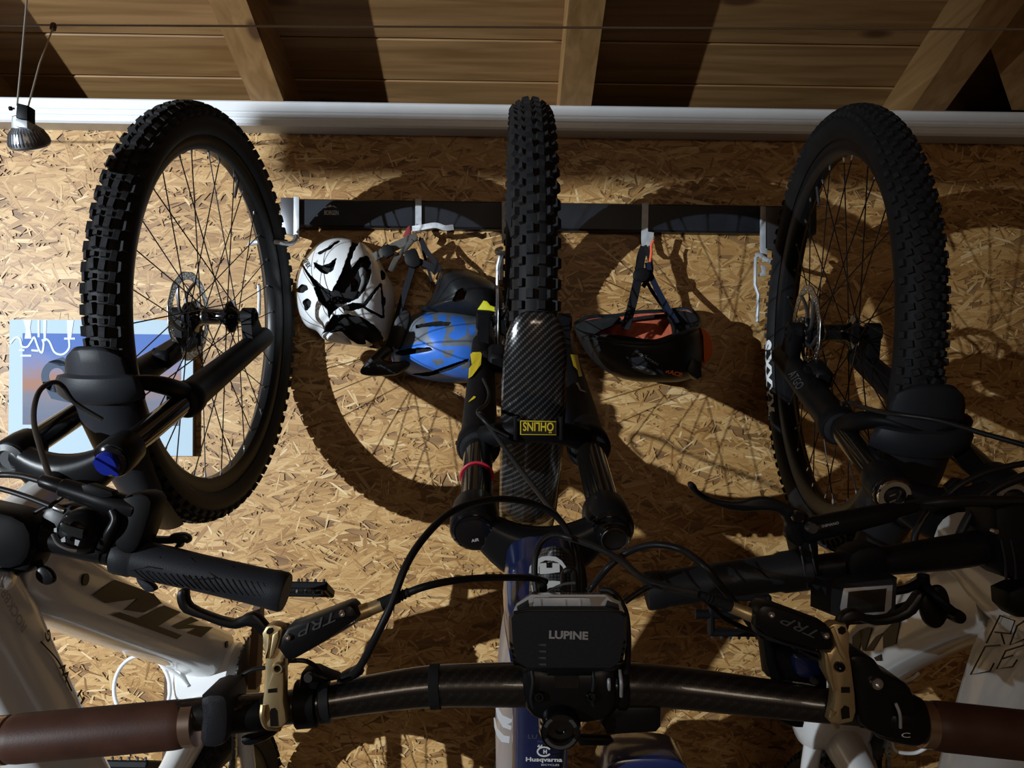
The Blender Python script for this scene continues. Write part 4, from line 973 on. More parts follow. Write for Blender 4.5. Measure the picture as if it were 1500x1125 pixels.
hose('fork_hose', bl, [(150, 615, .80), (110, 590, .81), (92, 566, .82), (78, 560, .84), (60, 570, .87), (51, 592, .90), (50, 620, .94), (58, 652, .98), (70, 690, 1.02), (80, 715, 1.05)], .0030)
hose('shift_cable', bl, [(50, 752, w1), (62, 745, w1), (80, 736, w1), (100, 722, w1)], .0018)
# ================================================================== right bike: white frame with race lettering
br = thing('mountain_bike', (.54, -.472, .30), 'white framed mountain bike with lettered tyre and silver fork cap, handlebar display mounted', 'bicycle', None)
k = 'R'; c, A, N, Z = wfr(k)
tyr, _ = wheel(br, c, A, N, Z, 'R')
low, crown, LR, DR = fork(k, br, (.416, -.224), UD, .065, .53, -.19, 'matte_black', sag(arch, .020, .047))
guard(k, [(-16.6, .037, .384, .010, 2.2), (-17.2, .042, .388, .013, 2.0), (-19, .0455, .389, .015, .8), (-23.2, .0475, .389, .016, .2), (-23.6, .058, .396, .022, .2), (-25, .062, .400, .024, 0), (-27.5, .062, .399, .026, 0), (-28.5, .058, .394, .024, 0), (-29, .044, .389, .02, 0), (-36, .043, .388, .02, 0), (-46, .039, .388, .02, 0), (-58, .034, .390, .016, 0), (-70, .028, .390, .010, 0)], 'dark_plastic', br)
caliper(k, br, .075, -.075)
for sg in (-1, 1):
    kn = wp(k, .416, .065*sg, -.224)
    mb = MB(); mb.lathe([(.023, -.002), (.023, .001), (.0215, .003), (.019, .003)], kn, DR, 28); mb.build('cap_base', 'gloss_black', crown)
    mb = MB(); mb.lathe([(.0195, 0), (.0195, .005), (.018, .007), (.0125, .0068), (.0115, .002)], kn, DR, 32); mb.build('cap_ring', 'chrome', crown)
    mb = MB(); mb.lathe([(.0115, 0), (.0112, .004), (.008, .0055), (0, .0055)], kn, DR, 20); fk = mb.build('fork_knob', 'gloss_black', crown)
    for d in (.003, -.004):
        mb = MB(); mb.tube([kn+DR*.0058+V((-.006, 0, -.004+d)), kn+DR*.0058+V((.001, 0, -.001+d))], .0007, 6); mb.build('knob_mark', 'silver', fk)
# sidewall lettering, wrapped round the tyre
vs, fs = text_mesh('MAXXIS', bold=.06, space=1.12); ht = .024; sx = 1.0
wd_ = max(x for x, _ in vs)-min(x for x, _ in vs); span = math.radians(28)
mb = MB(); pts = []
for x, y in vs:
    th = math.pi+math.radians(11.8)-x/wd_*span; r = .3275+y*ht; fr = math.acos(max(-1, min(1, (r-.3335)/.0275)))
    n = -.0300*math.sin(fr)-.0012; pts.append(c+(A*math.cos(th)+Z*math.sin(th))*r+N*n)
mb.add(pts, fs); mb.build('sidewall_lettering', 'white_decal', tyr, smooth=0)
mb = MB(); a_, b_ = PX(1152, 538, .467), PX(1178, 570, .452)
text('fork_lettering', 'ATGO', P(1166, 556, .62), P(1178, 578, .66)-P(1154, 536, .58), V((.75, 0, .55)), .014, 'grey_plastic', low, width=.05)
ftube(k, [(.435, -.268, .030, .032), (.50, -.298, .033, .040), (.57, -.330, .029, .034), (.60, -.345, .026, .030)], 'white_paint', br, 'head_tube')
dt = ftube(k, [(.50, -.315, .030, .045), (.43, -.34, .037, .046), (.26, -.432, .038, .044), (.08, -.545, .037, .042), (-.03, -.610, .036, .045)], 'white_paint', br, 'down_tube', e=3.0)
tt = ftube(k, [(.56, -.335, .028, .045), (.51, -.40, .036, .048), (.43, -.53, .036, .046), (.34, -.67, .032, .038), (.27, -.79, .022, .024)], 'white_paint', br, 'top_tube', e=3.0)
ftube(k, [(.34, -.80, .021, .021), (.15, -.73, .020, .024), (-.02, -.67, .030, .035)], 'white_paint', br, 'seat_tube')
stays(k, br, (-.03, -.64), (0, -1.09), 'white_paint'); crank(k, br, (-.03, -.645), math.radians(265), 'white_paint', rmot=.062); chain(k, br, (-.03, -.645), (0, -1.09)); rear_wheel(k, br, (0, -1.09), 'R')
XF = .488
fdecal('frame_lettering', dt, [[(745, 548), (775, 520), (800, 520), (770, 610), (745, 590)], [(775, 520), (815, 505), (830, 510), (800, 610), (790, 610)], [(800, 612), (850, 545), (880, 530), (835, 610)], [(880, 530), (960, 450), (935, 580), (880, 600)], [(840, 640), (870, 625), (870, 655), (850, 655)]], ('R', -.0395), 'black_decal', -1, 1000, 750, 3.0)
XT = .478
for st in ([(1335, 575), (1395, 455), (1460, 478), (1440, 535), (1372, 528)], [(1400, 535), (1415, 582)], [(1500, 480), (1470, 500), (1438, 585), (1500, 560)], [(1395, 585), (1330, 590), (1265, 715), (1350, 700), (1368, 665)], [(1500, 585), (1420, 610), (1380, 690), (1450, 680), (1470, 650)], [(1405, 645), (1450, 630)]):
    mb = MB(); mb.tube([PXf(x, y, 'R', -.0366) for x, y in q5(st, 1000, 750, 3.0)], .0008, 6); mb.build('frame_lettering', 'black_decal', tt)
rod('cable_tie', br, [(1300, 1062, .50), (1306, 1086, .50), (1312, 1100, .50), (1340, 1103, .50), (1362, 1092, .51)], .0030, 'white_plastic')
rod('cable_tie', br, [(1322, 1000, .50), (1336, 994, .52), (1346, 986, .53)], .0024, 'white_plastic')
w2 = 1.10
rod('handlebar', br, [(960, 864, w2), (1195, 832, w2), (1290, 822, w2), (1380, 811, w2-.005), (1470, 797, w2-.01), (1600, 782, w2-.012), (1750, 790, w2-.01), (1990, 810, w2-.005)], [.0112, .0113, .0125, .0150, .0158, .0158, .0118, .0112], 'satin_black', 20, 6)
cyl('grip', br, (1750, 790, w2-.01), (2010, 812, w2-.005), S(28, w2), 'dark_plastic', 30, [(0, 0), (1.08, 0), (1.08, .15), (.95, .18), (.96, .9), (1, .98), (0, 1)])
cyl('grip', br, (946, 866, w2), (1186, 833, w2), S(28, w2), 'dark_plastic', 30, [(0, 0), (.95, 0), (1.0, .02), (1.0, .09), (.94, .12), (.96, .4), (.96, .80), (1.06, .83), (1.08, .98), (.9, 1), (0, 1)])
for i in range(5):
    x = 965+i*34; y = 863-i*4.6
    rod('grip_groove', br, [(x, y-22, w2+.011), (x+18, y-4, w2+.0163), (x+40, y+16, w2+.0125)], .0007, 'black_decal', 6, 4)
pl('brake_lever', br, q5([(62, 170), (88, 153), (122, 185), (152, 235), (300, 298), (480, 320), (600, 290), (700, 279), (800, 298), (900, 343), (1010, 392), (1090, 460), (1080, 560), (1010, 690), (950, 680), (880, 610), (888, 520), (860, 450), (800, 407), (700, 396), (560, 402), (420, 392), (250, 337), (150, 287), (78, 222)], 1000, 680, 5.77), w2+.018, .012, 'satin_black', .0025, 3)
mc = cyl('brake_master', br, (1176, 778, w2+.02), (1345, 742, w2+.015), S(17, w2), 'satin_black', 22, [(0, 0), (.9, .01), (1.05, .06), (1.0, .3), (.92, .6), (.85, .75), (.6, .8), (.5, .97), (.3, 1)])
disc('pivot_bolt', mc, 1191.5, 774.5, w2+.040, 8, .008, 'dark_steel')
disc('pivot_hole', mc, 1171, 758, w2+.0305, 9, .006, 'gloss_black')
ptext('brake_lettering', 'SHIMANO', 1216, 768.5, w2+.0353, 4, 'grey_decal', mc, ang=13, width=26, bold=.02)
pl('lever_bracket', br, q5([(960, 600), (1130, 560), (1160, 700), (1165, 960), (1150, 1040), (1050, 1060), (1030, 900), (990, 740)], 1000, 680, 5.77), w2+.016, .034, 'matte_black', .004)
for pts in ([(1172, 800, w2+.0165), (1179, 840, w2+.0175), (1183, 862, w2+.014)], [(1186, 797, w2+.0165), (1193, 830, w2+.0175), (1196, 845, w2+.014)]): rod('bracket_edge', br, pts, .0010, 'dark_steel', 6, 4)
# display
dw = w2+.045
mb = MB()
mb.hull([P(x, y, dw) for x, y in ((1232, 856), (1306, 848), (1313, 860), (1311, 893), (1300, 903), (1236, 908), (1228, 900))]+[P(x, y, dw-.03) for x, y in ((1188, 850), (1195, 844), (1300, 838), (1314, 846), (1312, 885), (1236, 905), (1187, 888))])
ds = mb.build('display', 'dark_plastic', br, smooth=20)
pl('display_frame', ds, [(1236, 862), (1308, 857), (1306, 891), (1297, 900), (1234, 905), (1231, 890)], dw+.0008, .002, 'galvanised', .0005)
pl('display_screen', ds, [(1243, 867), (1299, 862), (1296, 896), (1240, 900)], dw+.0014, .0012, 'screen', .0002)
rod('display_arm', br, [(1240, 906, w2+.03), (1270, 904, w2+.03), (1310, 896, w2+.03), (1340, 884, w2+.025), (1352, 860, w2+.015), (1352, 842, w2+.01)], .0052, 'matte_black', 10)
rod('display_cable', br, [(1310, 866, dw-.02), (1330, 862, dw-.02), (1348, 852, w2+.02)], .0035, 'matte_black', 10)
pl('bell_paddle', br, [(1350, 885), (1360, 866), (1378, 858), (1390, 868), (1394, 892), (1384, 916), (1370, 922), (1355, 910)], w2+.03, .008, 'satin_black', .003, 3)
rod('bell_stalk', br, [(1352, 850, w2+.02), (1370, 872, w2+.04), (1404, 902, w2+.045)], .0032, 'matte_black', 10)
disc('bell_knob', br, 1407, 905, w2+.052, 10, .014, 'satin_black')
pl('shift_clamp', br, [(1246, 812), (1275, 800), (1300, 806), (1300, 842), (1270, 848), (1246, 844)], w2+.017, .034, 'matte_black', .005, 2)
st = pl('stem_clamp', br, [(1458, 745), (1485, 738), (1560, 735), (1560, 850), (1490, 852), (1468, 838), (1462, 800)], w2+.02, .05, 'matte_black', .006)
disc('clamp_bolt', st, 1460, 779, w2+.022, 4, .006, 'silver')
for x in (1466, 1480): rod('clamp_edge', st, [(x, 790, w2+.0205), (x+6, 820, w2+.021), (x+8, 848, w2+.019)], .0012, 'dark_plastic', 6, 4)
pl('light_mount', br, [(1478, 868), (1500, 858), (1560, 860), (1560, 910), (1494, 906), (1480, 892)], w2+.02, .03, 'matte_black', .005)
hose('brake_hose', br, [(1340, 743, w2+.015), (1372, 742, w2+.01), (1385, 728, w2), (1410, 708, w2), (1450, 690, w2), (1500, 679, w2), (1560, 672, w2)], .0028)
hose('brake_hose', br, [(1337, 806, w2-.01), (1340, 785, w2-.01), (1348, 768, w2-.01), (1358, 752, w2-.01), (1366, 742, w2-.01)], .0032)
hose('shift_cable', br, [(1398, 806, w2-.02), (1412, 770, w2-.02), (1430, 742, w2-.02), (1460, 715, w2-.02), (1520, 690, w2-.02)], .0040)
hose('shift_cable', br, [(1330, 742, w2), (1380, 735, w2+.01), (1440, 734, w2+.01), (1530, 736, w2+.01)], .0050)
hose('fork_hose', br, [(1232, 592, .74), (1246, 590, .74), (1262, 596, .77), (1300, 605, .86), (1370, 615, .90), (1440, 635, .94), (1500, 652, .97), (1560, 672, 1.0)], .0030)
pl('hose_clip', br, [(1386, 712), (1400, 700), (1412, 702), (1404, 716), (1392, 724)], w2-.004, .008, 'matte_black', .002)
# ================================================================== centre bike: navy frame
bc = thing('mountain_bike', (.034, -.44, .30), 'navy blue mountain bike with carbon mudguard, bronze brake levers and brown leather grips', 'bicycle', None)
k = 'C'; c, A, N, Z = wfr(k)
wheel(bc, c, A, N, Z, 'C')
UC = (.924, -.383)
archc = [(.350, -.070, -.190), (.372, -.058, -.182), (.392, -.032, -.176), (.398, 0, -.174), (.392, .032, -.176), (.372, .058, -.182), (.350, .070, -.190)]
low, crown, LC, DC = fork(k, bc, (.54, -.27), UC, .070, .62, -.19, 'matte_black', archc, cr_drop=.034, rl=.0240, rs=.0180, crown_m='satin_black', am=(.017, .016, .0145, .0135, .0145, .016, .017))
gd = guard(k, [(-1.5, .024, .381, .004, 1), (-3, .032, .384, .008, 2), (-5, .037, .386, .010, 2), (-9, .040, .387, .013, 1), (-15, .0415, .387, .015, 0), (-25, .042, .387, .016, 0), (-35, .0415, .387, .016, 0), (-48, .041, .388, .015, 0), (-62, .040, .389, .014, 0)], 'carbon_guard', bc, nx=21, shift=-3.2)
caliper(k, bc, .10, -.07)
wa = .44+.398+.0125
lab = pl('name_plate', low, [(762, 616), (815, 617), (815, 637.5), (762, 637)], wa+.004, .006, 'yellow_decal', .0005)
pl('name_plate_field', lab, [(763.2, 617.2), (813.8, 618.2), (813.8, 636.4), (763.2, 635.9)], wa+.0046, .001, 'black_decal', 0)
ptext('name_plate_lettering', 'ÖHLINS', 788.5, 626.5, wa+.005, 16, 'yellow_decal', lab, ang=180, width=45, bold=.02)
for x in (755, 822): pl('arch_clip', low, [(x-3, 610), (x+3, 610), (x+3, 645), (x-3, 645)], wa+.002, .02, 'matte_black', .002)
# fork stickers, curved round the legs
def legpatch(name, poly, m, n, par):
    mb = MB(); vs = []
    ax0 = LC(-.62, n); 
    sm = []
    for i in range(len(poly)):
        (x0, y0), (x1, y1) = poly[i-1], poly[i]
        for t in range(6): sm.append((x0+(x1-x0)*t/6, y0+(y1-y0)*t/6))
    for (x, y) in sm:
        d = ray(x, y); r = .0249   # nearest hit of the ray with the leg cylinder
        o = CAM-ax0; dd = d-DC*d.dot(DC); oo = o-DC*o.dot(DC); a = dd.dot(dd); b = 2*dd.dot(oo); cc = oo.dot(oo)-r*r; D_ = b*b-4*a*cc
        t = (-b-math.sqrt(max(0, D_)))/(2*a); vs.append(CAM+d*t)
    mb.add(vs, [tuple(range(len(vs)))]); return mb.build(name, m, par, smooth=0)
s5 = lambda p: q5(p, 640, 440, 5.0)
legpatch('fork_sticker', s5([(245, 395), (262, 380), (320, 378), (328, 392), (322, 470), (258, 555), (230, 572), (235, 500), (255, 470)]), 'yellow_decal', -.07, low)
legpatch('fork_sticker', s5([(230, 745), (245, 738), (280, 715), (285, 705), (270, 700), (240, 730)]), 'yellow_decal', -.07, low)
legpatch('fork_sticker', s5([(978, 395), (1030, 400), (1050, 500), (1065, 555), (1040, 558), (1030, 510), (1000, 480)]), 'yellow_decal', .07, low)
legpatch('fork_sticker', s5([(1015, 605), (1035, 600), (1055, 650), (1090, 665), (1090, 675), (1045, 660), (1030, 625)]), 'grey_decal', .07, low)
# travel ring
mb = MB(); rr = []
q0 = LC(-.115, -.07); e1 = DC.cross(V((1, 0, 0))).normalized(); e2 = DC.cross(e1)
mb.tube([q0+(e1*math.cos(a)+e2*math.sin(a))*.0190 for a in [2*math.pi*i/32 for i in range(33)]], .0016, 8, caps=False); mb.build('travel_ring', 'red_ring', low)
for sg in (-1, 1):
    kn = LC(0, .07*sg); mb = MB(); mb.lathe([(.0235, -.004), (.0235, .002), (.021, .0045), (.0195, .004), (.019, .006), (.016, .0075), (0, .0075)], kn, DC, 32); cp_ = mb.build('fork_cap', 'gloss_black', crown)
    if sg > 0:
        mb = MB(); mb.lathe([(.0155, .005), (.0155, .010), (.014, .012), (.012, .0105), (0, .0105)], kn+V((.003, 0, -.002)), DC, 28); kb = mb.build('fork_knob', 'gloss_black', crown)
        mb = MB(); mb.tube([kn+DC*.0125+V((.003, 0, -.002))+(e1*math.cos(a)+e2*math.sin(a))*.0132 for a in [2*math.pi*(i/32) for i in range(33)]], .0007, 6, caps=False); mb.build('knob_rim', 'dark_steel', kb)
    else:
        text('cap_mark', 'AIR', kn+DC*.0082+V((.001, 0, -.006)), V((1, 0, .2)), V((-.1, -.35, .9)), .0035, 'white_decal', cp_)
# frame
ht_ = ftube(k, [(.545, -.30, .038, .030), (.59, -.320, .040, .036), (.63, -.338, .038, .034), (.665, -.354, .033, .028)], 'navy_paint', bc, 'head_tube')
dtc = ftube(k, [(.57, -.34, .036, .045), (.48, -.42, .045, .048), (.27, -.58, .050, .050), (.03, -.79, .050, .055)], 'pale_paint', bc, 'down_tube', e=3.0)
ttc = ftube(k, [(.625, -.345, .033, .032), (.592, -.40, .030, .029), (.515, -.53, .028, .028), (.43, -.70, .026, .026), (.36, -.86, .02, .02)], 'navy_paint', bc, 'top_tube', e=3.2)
ftube(k, [(.42, -.90, .02, .02), (.2, -.87, .022, .024), (-.02, -.83, .032, .035)], 'navy_paint', bc, 'seat_tube')
stays(k, bc, (-.02, -.82), (0, -1.27), 'navy_paint'); crank(k, bc, (-.02, -.825), math.radians(25), 'matte_black', 'navy_paint'); chain(k, bc, (-.02, -.825), (0, -1.27)); rear_wheel(k, bc, (0, -1.27), 'C')
pl('motor_cover', bc, [(880, 1160), (886, 1128), (904, 1115), (940, 1111), (985, 1112), (1006, 1124), (1012, 1160), (1000, 1200), (900, 1200)], .58, .10, 'navy_paint', .008, 3)
# badge on the head tube
g0 = []
for i in range(9):
    y = 874-i*8.6; t = i/8; hw_ = 38*math.sqrt(max(0, 1-(t**2.2)*.72)); row = []
    for j in range(15):
        x_ = -1+2*j/14; row.append(P(813+x_*hw_, y-(1-x_*x_)*5*t, 1.108-.016*abs(x_)**2.2+.012*t*0))
    g0.append(row)
mb = MB(); mb.sheet(g0); bd = mb.build('head_badge', 'honeycomb', bc, smooth=40, solid=.004)
wb = 1.1115
s8 = lambda p: q5(p, 700, 780, 5.77)
arc = [(432, 345), (438, 290), (480, 240), (540, 205), (600, 198), (660, 205), (710, 240), (745, 290), (760, 325), (735, 335), (715, 290), (680, 255), (640, 240), (570, 235), (525, 255), (515, 300), (518, 345)]
mb = MB(); plate(s8(arc), wb, .001, 0, mb); plate(s8([(520, 262), (578, 258), (580, 300), (630, 300), (632, 258), (690, 262), (692, 335), (600, 348), (525, 352)]), wb, .001, 0, mb)
plate(s8([(450, 450), (540, 412), (640, 408), (720, 415), (730, 440), (600, 470), (560, 500), (460, 500)]), wb, .001, 0, mb)
mb.build('badge_emblem', 'white_decal', bd, smooth=0)
# white swooshes on the down tube side, crown mark and name on the top tube
XD = fp(k, 0, 0, -.5).x-.0455
s9 = lambda p: q5(p, 660, 930, 5.77)
def dtside(name, polys, m):
    mb = MB()
    for p in polys: mb.prism([P(x, y, .905) for x, y in s9(p)], (0, .0012, 0))
    return mb.build(name, m, dtc, smooth=0)
sw = [[(380, 620), (400, 612), (440, 680), (520, 715), (515, 740), (480, 755), (515, 770), (510, 805), (440, 780), (395, 700)], [(365, 700), (375, 700), (395, 790), (450, 850), (500, 858), (495, 915), (430, 905), (390, 850), (370, 780)]]
mb = MB()
for p in sw:
    vs = []
    sm = []
    for i in range(len(p)):
        (x0, y0), (x1, y1) = p[i-1], p[i]
        for t in range(5): sm.append((x0+(x1-x0)*t/5, y0+(y1-y0)*t/5))
    mb.add([P(x, y, .948) for x, y in s9(sm)], [tuple(range(len(sm)))])
swo = mb.build('frame_swoosh', 'white_decal', dtc, smooth=0)
ptext('frame_lettering', 'Husqvarna', 797, 1113.5, 1.0160, 8, 'white_decal', ttc, width=53, bold=.03)
ptext('frame_lettering', 'BICYCLES', 806, 1120.5, 1.0115, 2.6, 'white_decal', ttc, width=26)
ptext('frame_lettering', 'H', 798.5, 1101.0, 1.0225, 6, 'white_decal', ttc, bold=.06)
mb = MB(); mb.tube([P(797+math.cos(a)*9.6, 1101+math.sin(a)*6.6, 1.0225) for a in [math.radians(-30-300*i/24) for i in range(25)]], S(1.3, 1.0), 6, sq=.3); mb.build('frame_emblem', 'white_decal', ttc)
for x in (789, 793): pl('emblem_point', ttc, [(x-2, 1094), (x+1, 1091), (x+2, 1095)], 1.0255, .001, 'white_decal', 0)
ptext('lamp_strap_lettering', 'LU', 780, 1079, 1.0355, 6, 'grey_plastic', ttc, width=13)
# ---------------------------------------------------------------- handlebar
w3 = 1.215
barpts = [(-30, 1095, w3+.022), (150, 1066, w3+.022), (300, 1045, w3+.022), (405, 1038, w3+.020), (480, 1027, w3+.014), (560, 1014, w3+.006), (640, 1005, w3), (760, 1003, w3), (830, 1004, w3), (920, 1003, w3), (1000, 1008, w3), (1100, 1020, w3+.008), (1180, 1030, w3+.014), (1240, 1037, w3+.020), (1345, 1050, w3+.022), (1450, 1062, w3+.022), (1560, 1074, w3+.022)]
rod('handlebar', bc, barpts, [.0112, .0112, .0112, .0114, .0122, .0135, .0148, .0158, .0158, .0158, .0148, .0138, .0124, .0116, .0112, .0112, .0112], 'carbon_bar', 24, 6)
wg = w3+.022
GP = [(0, 0), (.90, 0), (.97, .02), (1, .06), (1, .94), (.97, .98), (.90, 1), (0, 1)]
cyl('grip', bc, (14, 1083, wg), (273, 1060, wg), S(34.5, wg), 'leather', 32, GP)
cyl('lock_ring', bc, (272, 1060, wg), (291, 1058, wg), S(33, wg), 'bronze', 32)
cyl('lock_ring', bc, (-16, 1086, wg), (15, 1083, wg), S(34, wg), 'bronze', 32)
cyl('grip', bc, (1362, 1062, wg), (1640, 1092, wg), S(35, wg), 'leather', 32, GP)
cyl('lock_ring', bc, (1345, 1060, wg), (1363, 1062, wg), S(33, wg), 'bronze', 32)
# left controls
pl('remote_clamp', bc, [(292, 1022), (322, 1017), (333, 1030), (333, 1078), (322, 1095), (300, 1098), (290, 1085), (294, 1050)], wg+.021, .042, 'dark_plastic', .005, 2)
cyl('clamp_sleeve', bc, (333, 1049, wg), (388, 1043, wg), S(25, wg), 'matte_black', 24)
pl('dropper_lever', bc, [(352, 1082), (372, 1076), (398, 1066), (412, 1066), (400, 1080), (376, 1092), (356, 1094)], wg-.004, .010, 'satin_black', .003, 2)
def s320(p): return q5(p, 320, 900, 5.0)
gl = pl('lever_clamp', bc, s320([(345, 92), (372, 78), (405, 74), (458, 90), (472, 112), (462, 170), (440, 245), (470, 268), (540, 255), (505, 300), (478, 332), (478, 520), (476, 640), (490, 720), (497, 790), (470, 828), (430, 838), (360, 833), (338, 800), (326, 740), (318, 650), (330, 560), (340, 350), (325, 220), (315, 140)]), wg+.020, .012, 'gold', .002)
pl('clamp_hole', gl, [(x, y) for x, y in s320([(350, 125), (365, 102), (395, 97), (405, 115), (395, 138), (372, 148), (352, 142)])], wg+.0204, .002, 'black_decal', 0)
pl('clamp_slot', gl, s320([(375, 720), (385, 690), (410, 685), (430, 710), (438, 820), (380, 822)]), wg+.0204, .002, 'black_decal', 0)
pl('clamp_notch', gl, s320([(362, 548), (428, 540), (428, 572), (362, 576)]), wg+.0204, .002, 'black_decal', 0)
for poly in ([(365, 150), (385, 200), (350, 330), (345, 330), (352, 200)], [(395, 150), (440, 120), (440, 180), (400, 300), (370, 330)]):
    pl('clamp_rib', gl, s320(poly), wg+.0225, .003, 'gold', .0008)
disc('clamp_bolt', gl, 406, 980, wg+.024, 8.5, .005, 'gold', prof=[(1, -1), (1, -.2), (.85, 0), (.6, 0), (.55, -.5), (0, -.5)])
disc('bolt_socket', gl, 406, 980, wg+.0222, 5, .002, 'black_decal')
rod('clamp_band', gl, [(386, 1032, wg+.020), (385, 1050, wg+.021), (392, 1064, wg+.015), (410, 1067, wg+.008)], .0022, 'gold', 8)
wv = wg+.012
s40 = lambda p: q5(p, 400, 840, 7.5)
bm1 = pl('brake_body', bc, s40([(150, 600), (480, 475), (800, 352), (850, 350), (890, 385), (945, 470), (930, 500), (600, 740), (200, 965), (130, 950), (55, 845), (90, 700)]), wv+.012, .022, 'satin_black', .003)
for (x, y) in ((421, 934), (501, 899.5)): disc('cover_screw', bm1, x, y, wv+.0140, 5.2, .003, 'silver', prof=[(1, -1), (1, -.3), (.8, 0), (.45, 0), (.4, -.6), (0, -.6)])
ptext('brake_lettering', 'TRP', 462, 915.5, wv+.0126, 13, 'grey_plastic', bm1, ang=205, width=60, shear=.4)
cyl('hose_fitting', bc, (519, 901, wv), (560, 885, wv), S(11, wv), 'gold', 20, [(0, 0), (1, 0), (1, .5), (.9, .55), (.9, 1), (0, 1)])
pl('lever_pushrod', bc, s40([(420, 800), (560, 720), (940, 520), (960, 525), (700, 680), (440, 815)]), wv+.004, .006, 'steel', .001)
cyl('hose_boot', bc, (556, 886, wv), (602, 866, wv), S(9.5, wv), 'rubber', 18, [(0, 0), (1, 0), (.95, .6), (.7, .62), (.9, .68), (.65, .72), (.85, .78), (.6, .82), (.75, .9), (.5, 1)])
s20 = lambda p: q5(p, 200, 780, 5.77)
pl('brake_lever', bc, s20([(1120, 840), (1060, 750), (1000, 695), (960, 685), (900, 705), (800, 750), (600, 695), (450, 625), (418, 560), (412, 492), (372, 480), (332, 520), (332, 600), (388, 690), (550, 745), (700, 802), (830, 826), (925, 802), (1000, 832), (1060, 895)]), wv+.006, .010, 'satin_black', .0025, 2)
pl('brake_clamp_arm', bc, s320([(440, 80), (500, 90), (520, 330), (480, 420), (475, 130)]), wv-.004, .01, 'matte_black', .002)
cl = cyl('remote_band', bc, (434, 1032, w3+.017), (466, 1029, w3+.016), S(33, w3), 'matte_black', 26)
pl('band_ear', cl, s320([(590, 480), (600, 440), (640, 415), (700, 420), (800, 465), (860, 490), (740, 500), (720, 560), (580, 560)]), w3+.03, .02, 'matte_black', .003)
disc('band_bolt', cl, 451, 994, w3+.033, 7, .005, 'dark_steel')
cyl('bar_ring', bc, (468, 1028, w3+.015), (484, 1026, w3+.014), S(30, w3), 'dark_plastic', 26)
pl('cable_stop', bc, [(496, 992), (512, 984), (522, 980), (530, 990), (510, 1000), (492, 1002)], w3+.025, .014, 'matte_black', .003, 2)
cyl('bar_ring', bc, (630, 1006, w3), (646, 1005, w3), S(31.5, w3), 'rubber', 28)
# stem
sm_ = pl('stem', bc, [(764, 985), (778, 980), (800, 983), (868, 983), (880, 980), (902, 984), (905, 1030), (896, 1048), (880, 1058), (860, 1062), (800, 1062), (780, 1052), (770, 1040)], w3+.021, .045, 'satin_black', .005)
pl('stem_window', sm_, [(812, 984), (848, 984), (848, 1008), (812, 1008)], w3+.0216, .002, 'carbon_bar', 0)
for x in (779, 868): rod('stem_ridge', sm_, [(x, 982, w3+.0215), (x+2, 1000, w3+.023), (x-1, 1022, w3+.0215), (x+3, 1040, w3+.019)], .0014, 'dark_plastic', 8, 5)
for (x, y) in ((790, 1022), (866, 1022)): disc('stem_bolt', sm_, x, y, w3+.0245, 8, .006, 'gloss_black', prof=[(1, -1), (1, -.2), (.8, 0), (.5, 0), (.45, -.6), (0, -.6)])
tc_ = disc('top_cap', bc, 821, 1073, w3+.028, 31, .03, 'gloss_black', (0, -.97, -.2), [(1, -1), (1, -.15), (.93, 0), (.86, -.04), (.8, -.04), (.6, -.03), (.58, -.08), (.25, -.1), (.22, -.16), (0, -.16)], 40)
mb = MB()
for (a0, a1) in ((200, 340), (25, 155)): mb.tube([P(821+math.cos(math.radians(a0+(a1-a0)*i/12))*23.5, 1073+math.sin(math.radians(a0+(a1-a0)*i/12))*22.5, w3+.0285) for i in range(13)], S(2.6, w3), 6, sq=.2)
mb.build('cap_lettering', 'grey_plastic', tc_)
# computer mount right of the stem
cyl('mount_ring', bc, (884, 1003, w3), (918, 1003, w3), S(35, w3), 'satin_black', 28, [(0, 0), (.9, 0), (1, .1), (1, .3), (.9, .4), (.9, .5), (1, .62), (1, .9), (.92, 1), (0, 1)])
for x in (890, 908): rod('mount_edge', bc, [(x, 982, w3+.014), (x+2, 1000, w3+.0215), (x+2, 1020, w3+.017)], .0013, 'galvanised', 8, 4)
pl('computer', bc, [(880, 1062), (905, 1034), (960, 1030), (970, 1036), (969, 1066), (962, 1074), (890, 1078)], w3+.008, .02, 'satin_black', .003)
pl('mount_arm', bc, [(845, 1086), (850, 1080), (895, 1081), (900, 1088), (890, 1094), (850, 1094)], w3+.004, .008, 'matte_black', .002)
# headlight
wh = 1.272
hl = MB()
top_ = [(749, 905), (760, 893), (778, 888), (885, 888), (905, 894), (914, 905), (913, 940), (908, 968), (896, 978), (772, 978), (757, 968), (751, 940)]
bot_ = [(745, 903), (752, 897), (776, 894), (888, 894), (912, 897), (918, 903), (918, 945), (911, 974), (898, 983), (770, 983), (754, 974), (746, 945)]
hl.hull([P(x, y, wh) for x, y in top_]+[P(x, y, wh-.012) for x, y in bot_]+[P(x, y, wh-.036) for x, y in bot_])
head = hl.build('headlight', 'dark_plastic', bc, smooth=20)
mb = MB(); ly0, ly1 = 871, 896
mb.hull([P(x, y, wh-.006) for x, y in ((751, 897), (776, 893), (888, 893), (915, 897))]+[P(x, y, wh-.014) for x, y in ((757, 884), (778, 871), (886, 871), (908, 881))]+[P(x, y, wh-.034) for x, y in ((757, 884), (778, 868), (886, 868), (908, 881))])
ln = mb.build('lens', 'clear_lens', head, smooth=15)
for poly, mm in (([(783, 876), (864, 876), (868, 893), (780, 893)], 'galvanised'), ([(757, 889), (774, 879), (776, 892), (758, 896)], 'dark_plastic'), ([(890, 880), (906, 886), (908, 894), (886, 893)], 'dark_plastic')):
    pl('reflector', ln, poly, wh-.0035, .002, mm, .0004)
for x in (792, 828, 850): pl('led_divider', ln, [(x-1, 878), (x+1, 878), (x+1, 893), (x-1, 893)], wh-.0028, .002, 'galvanised', 0)
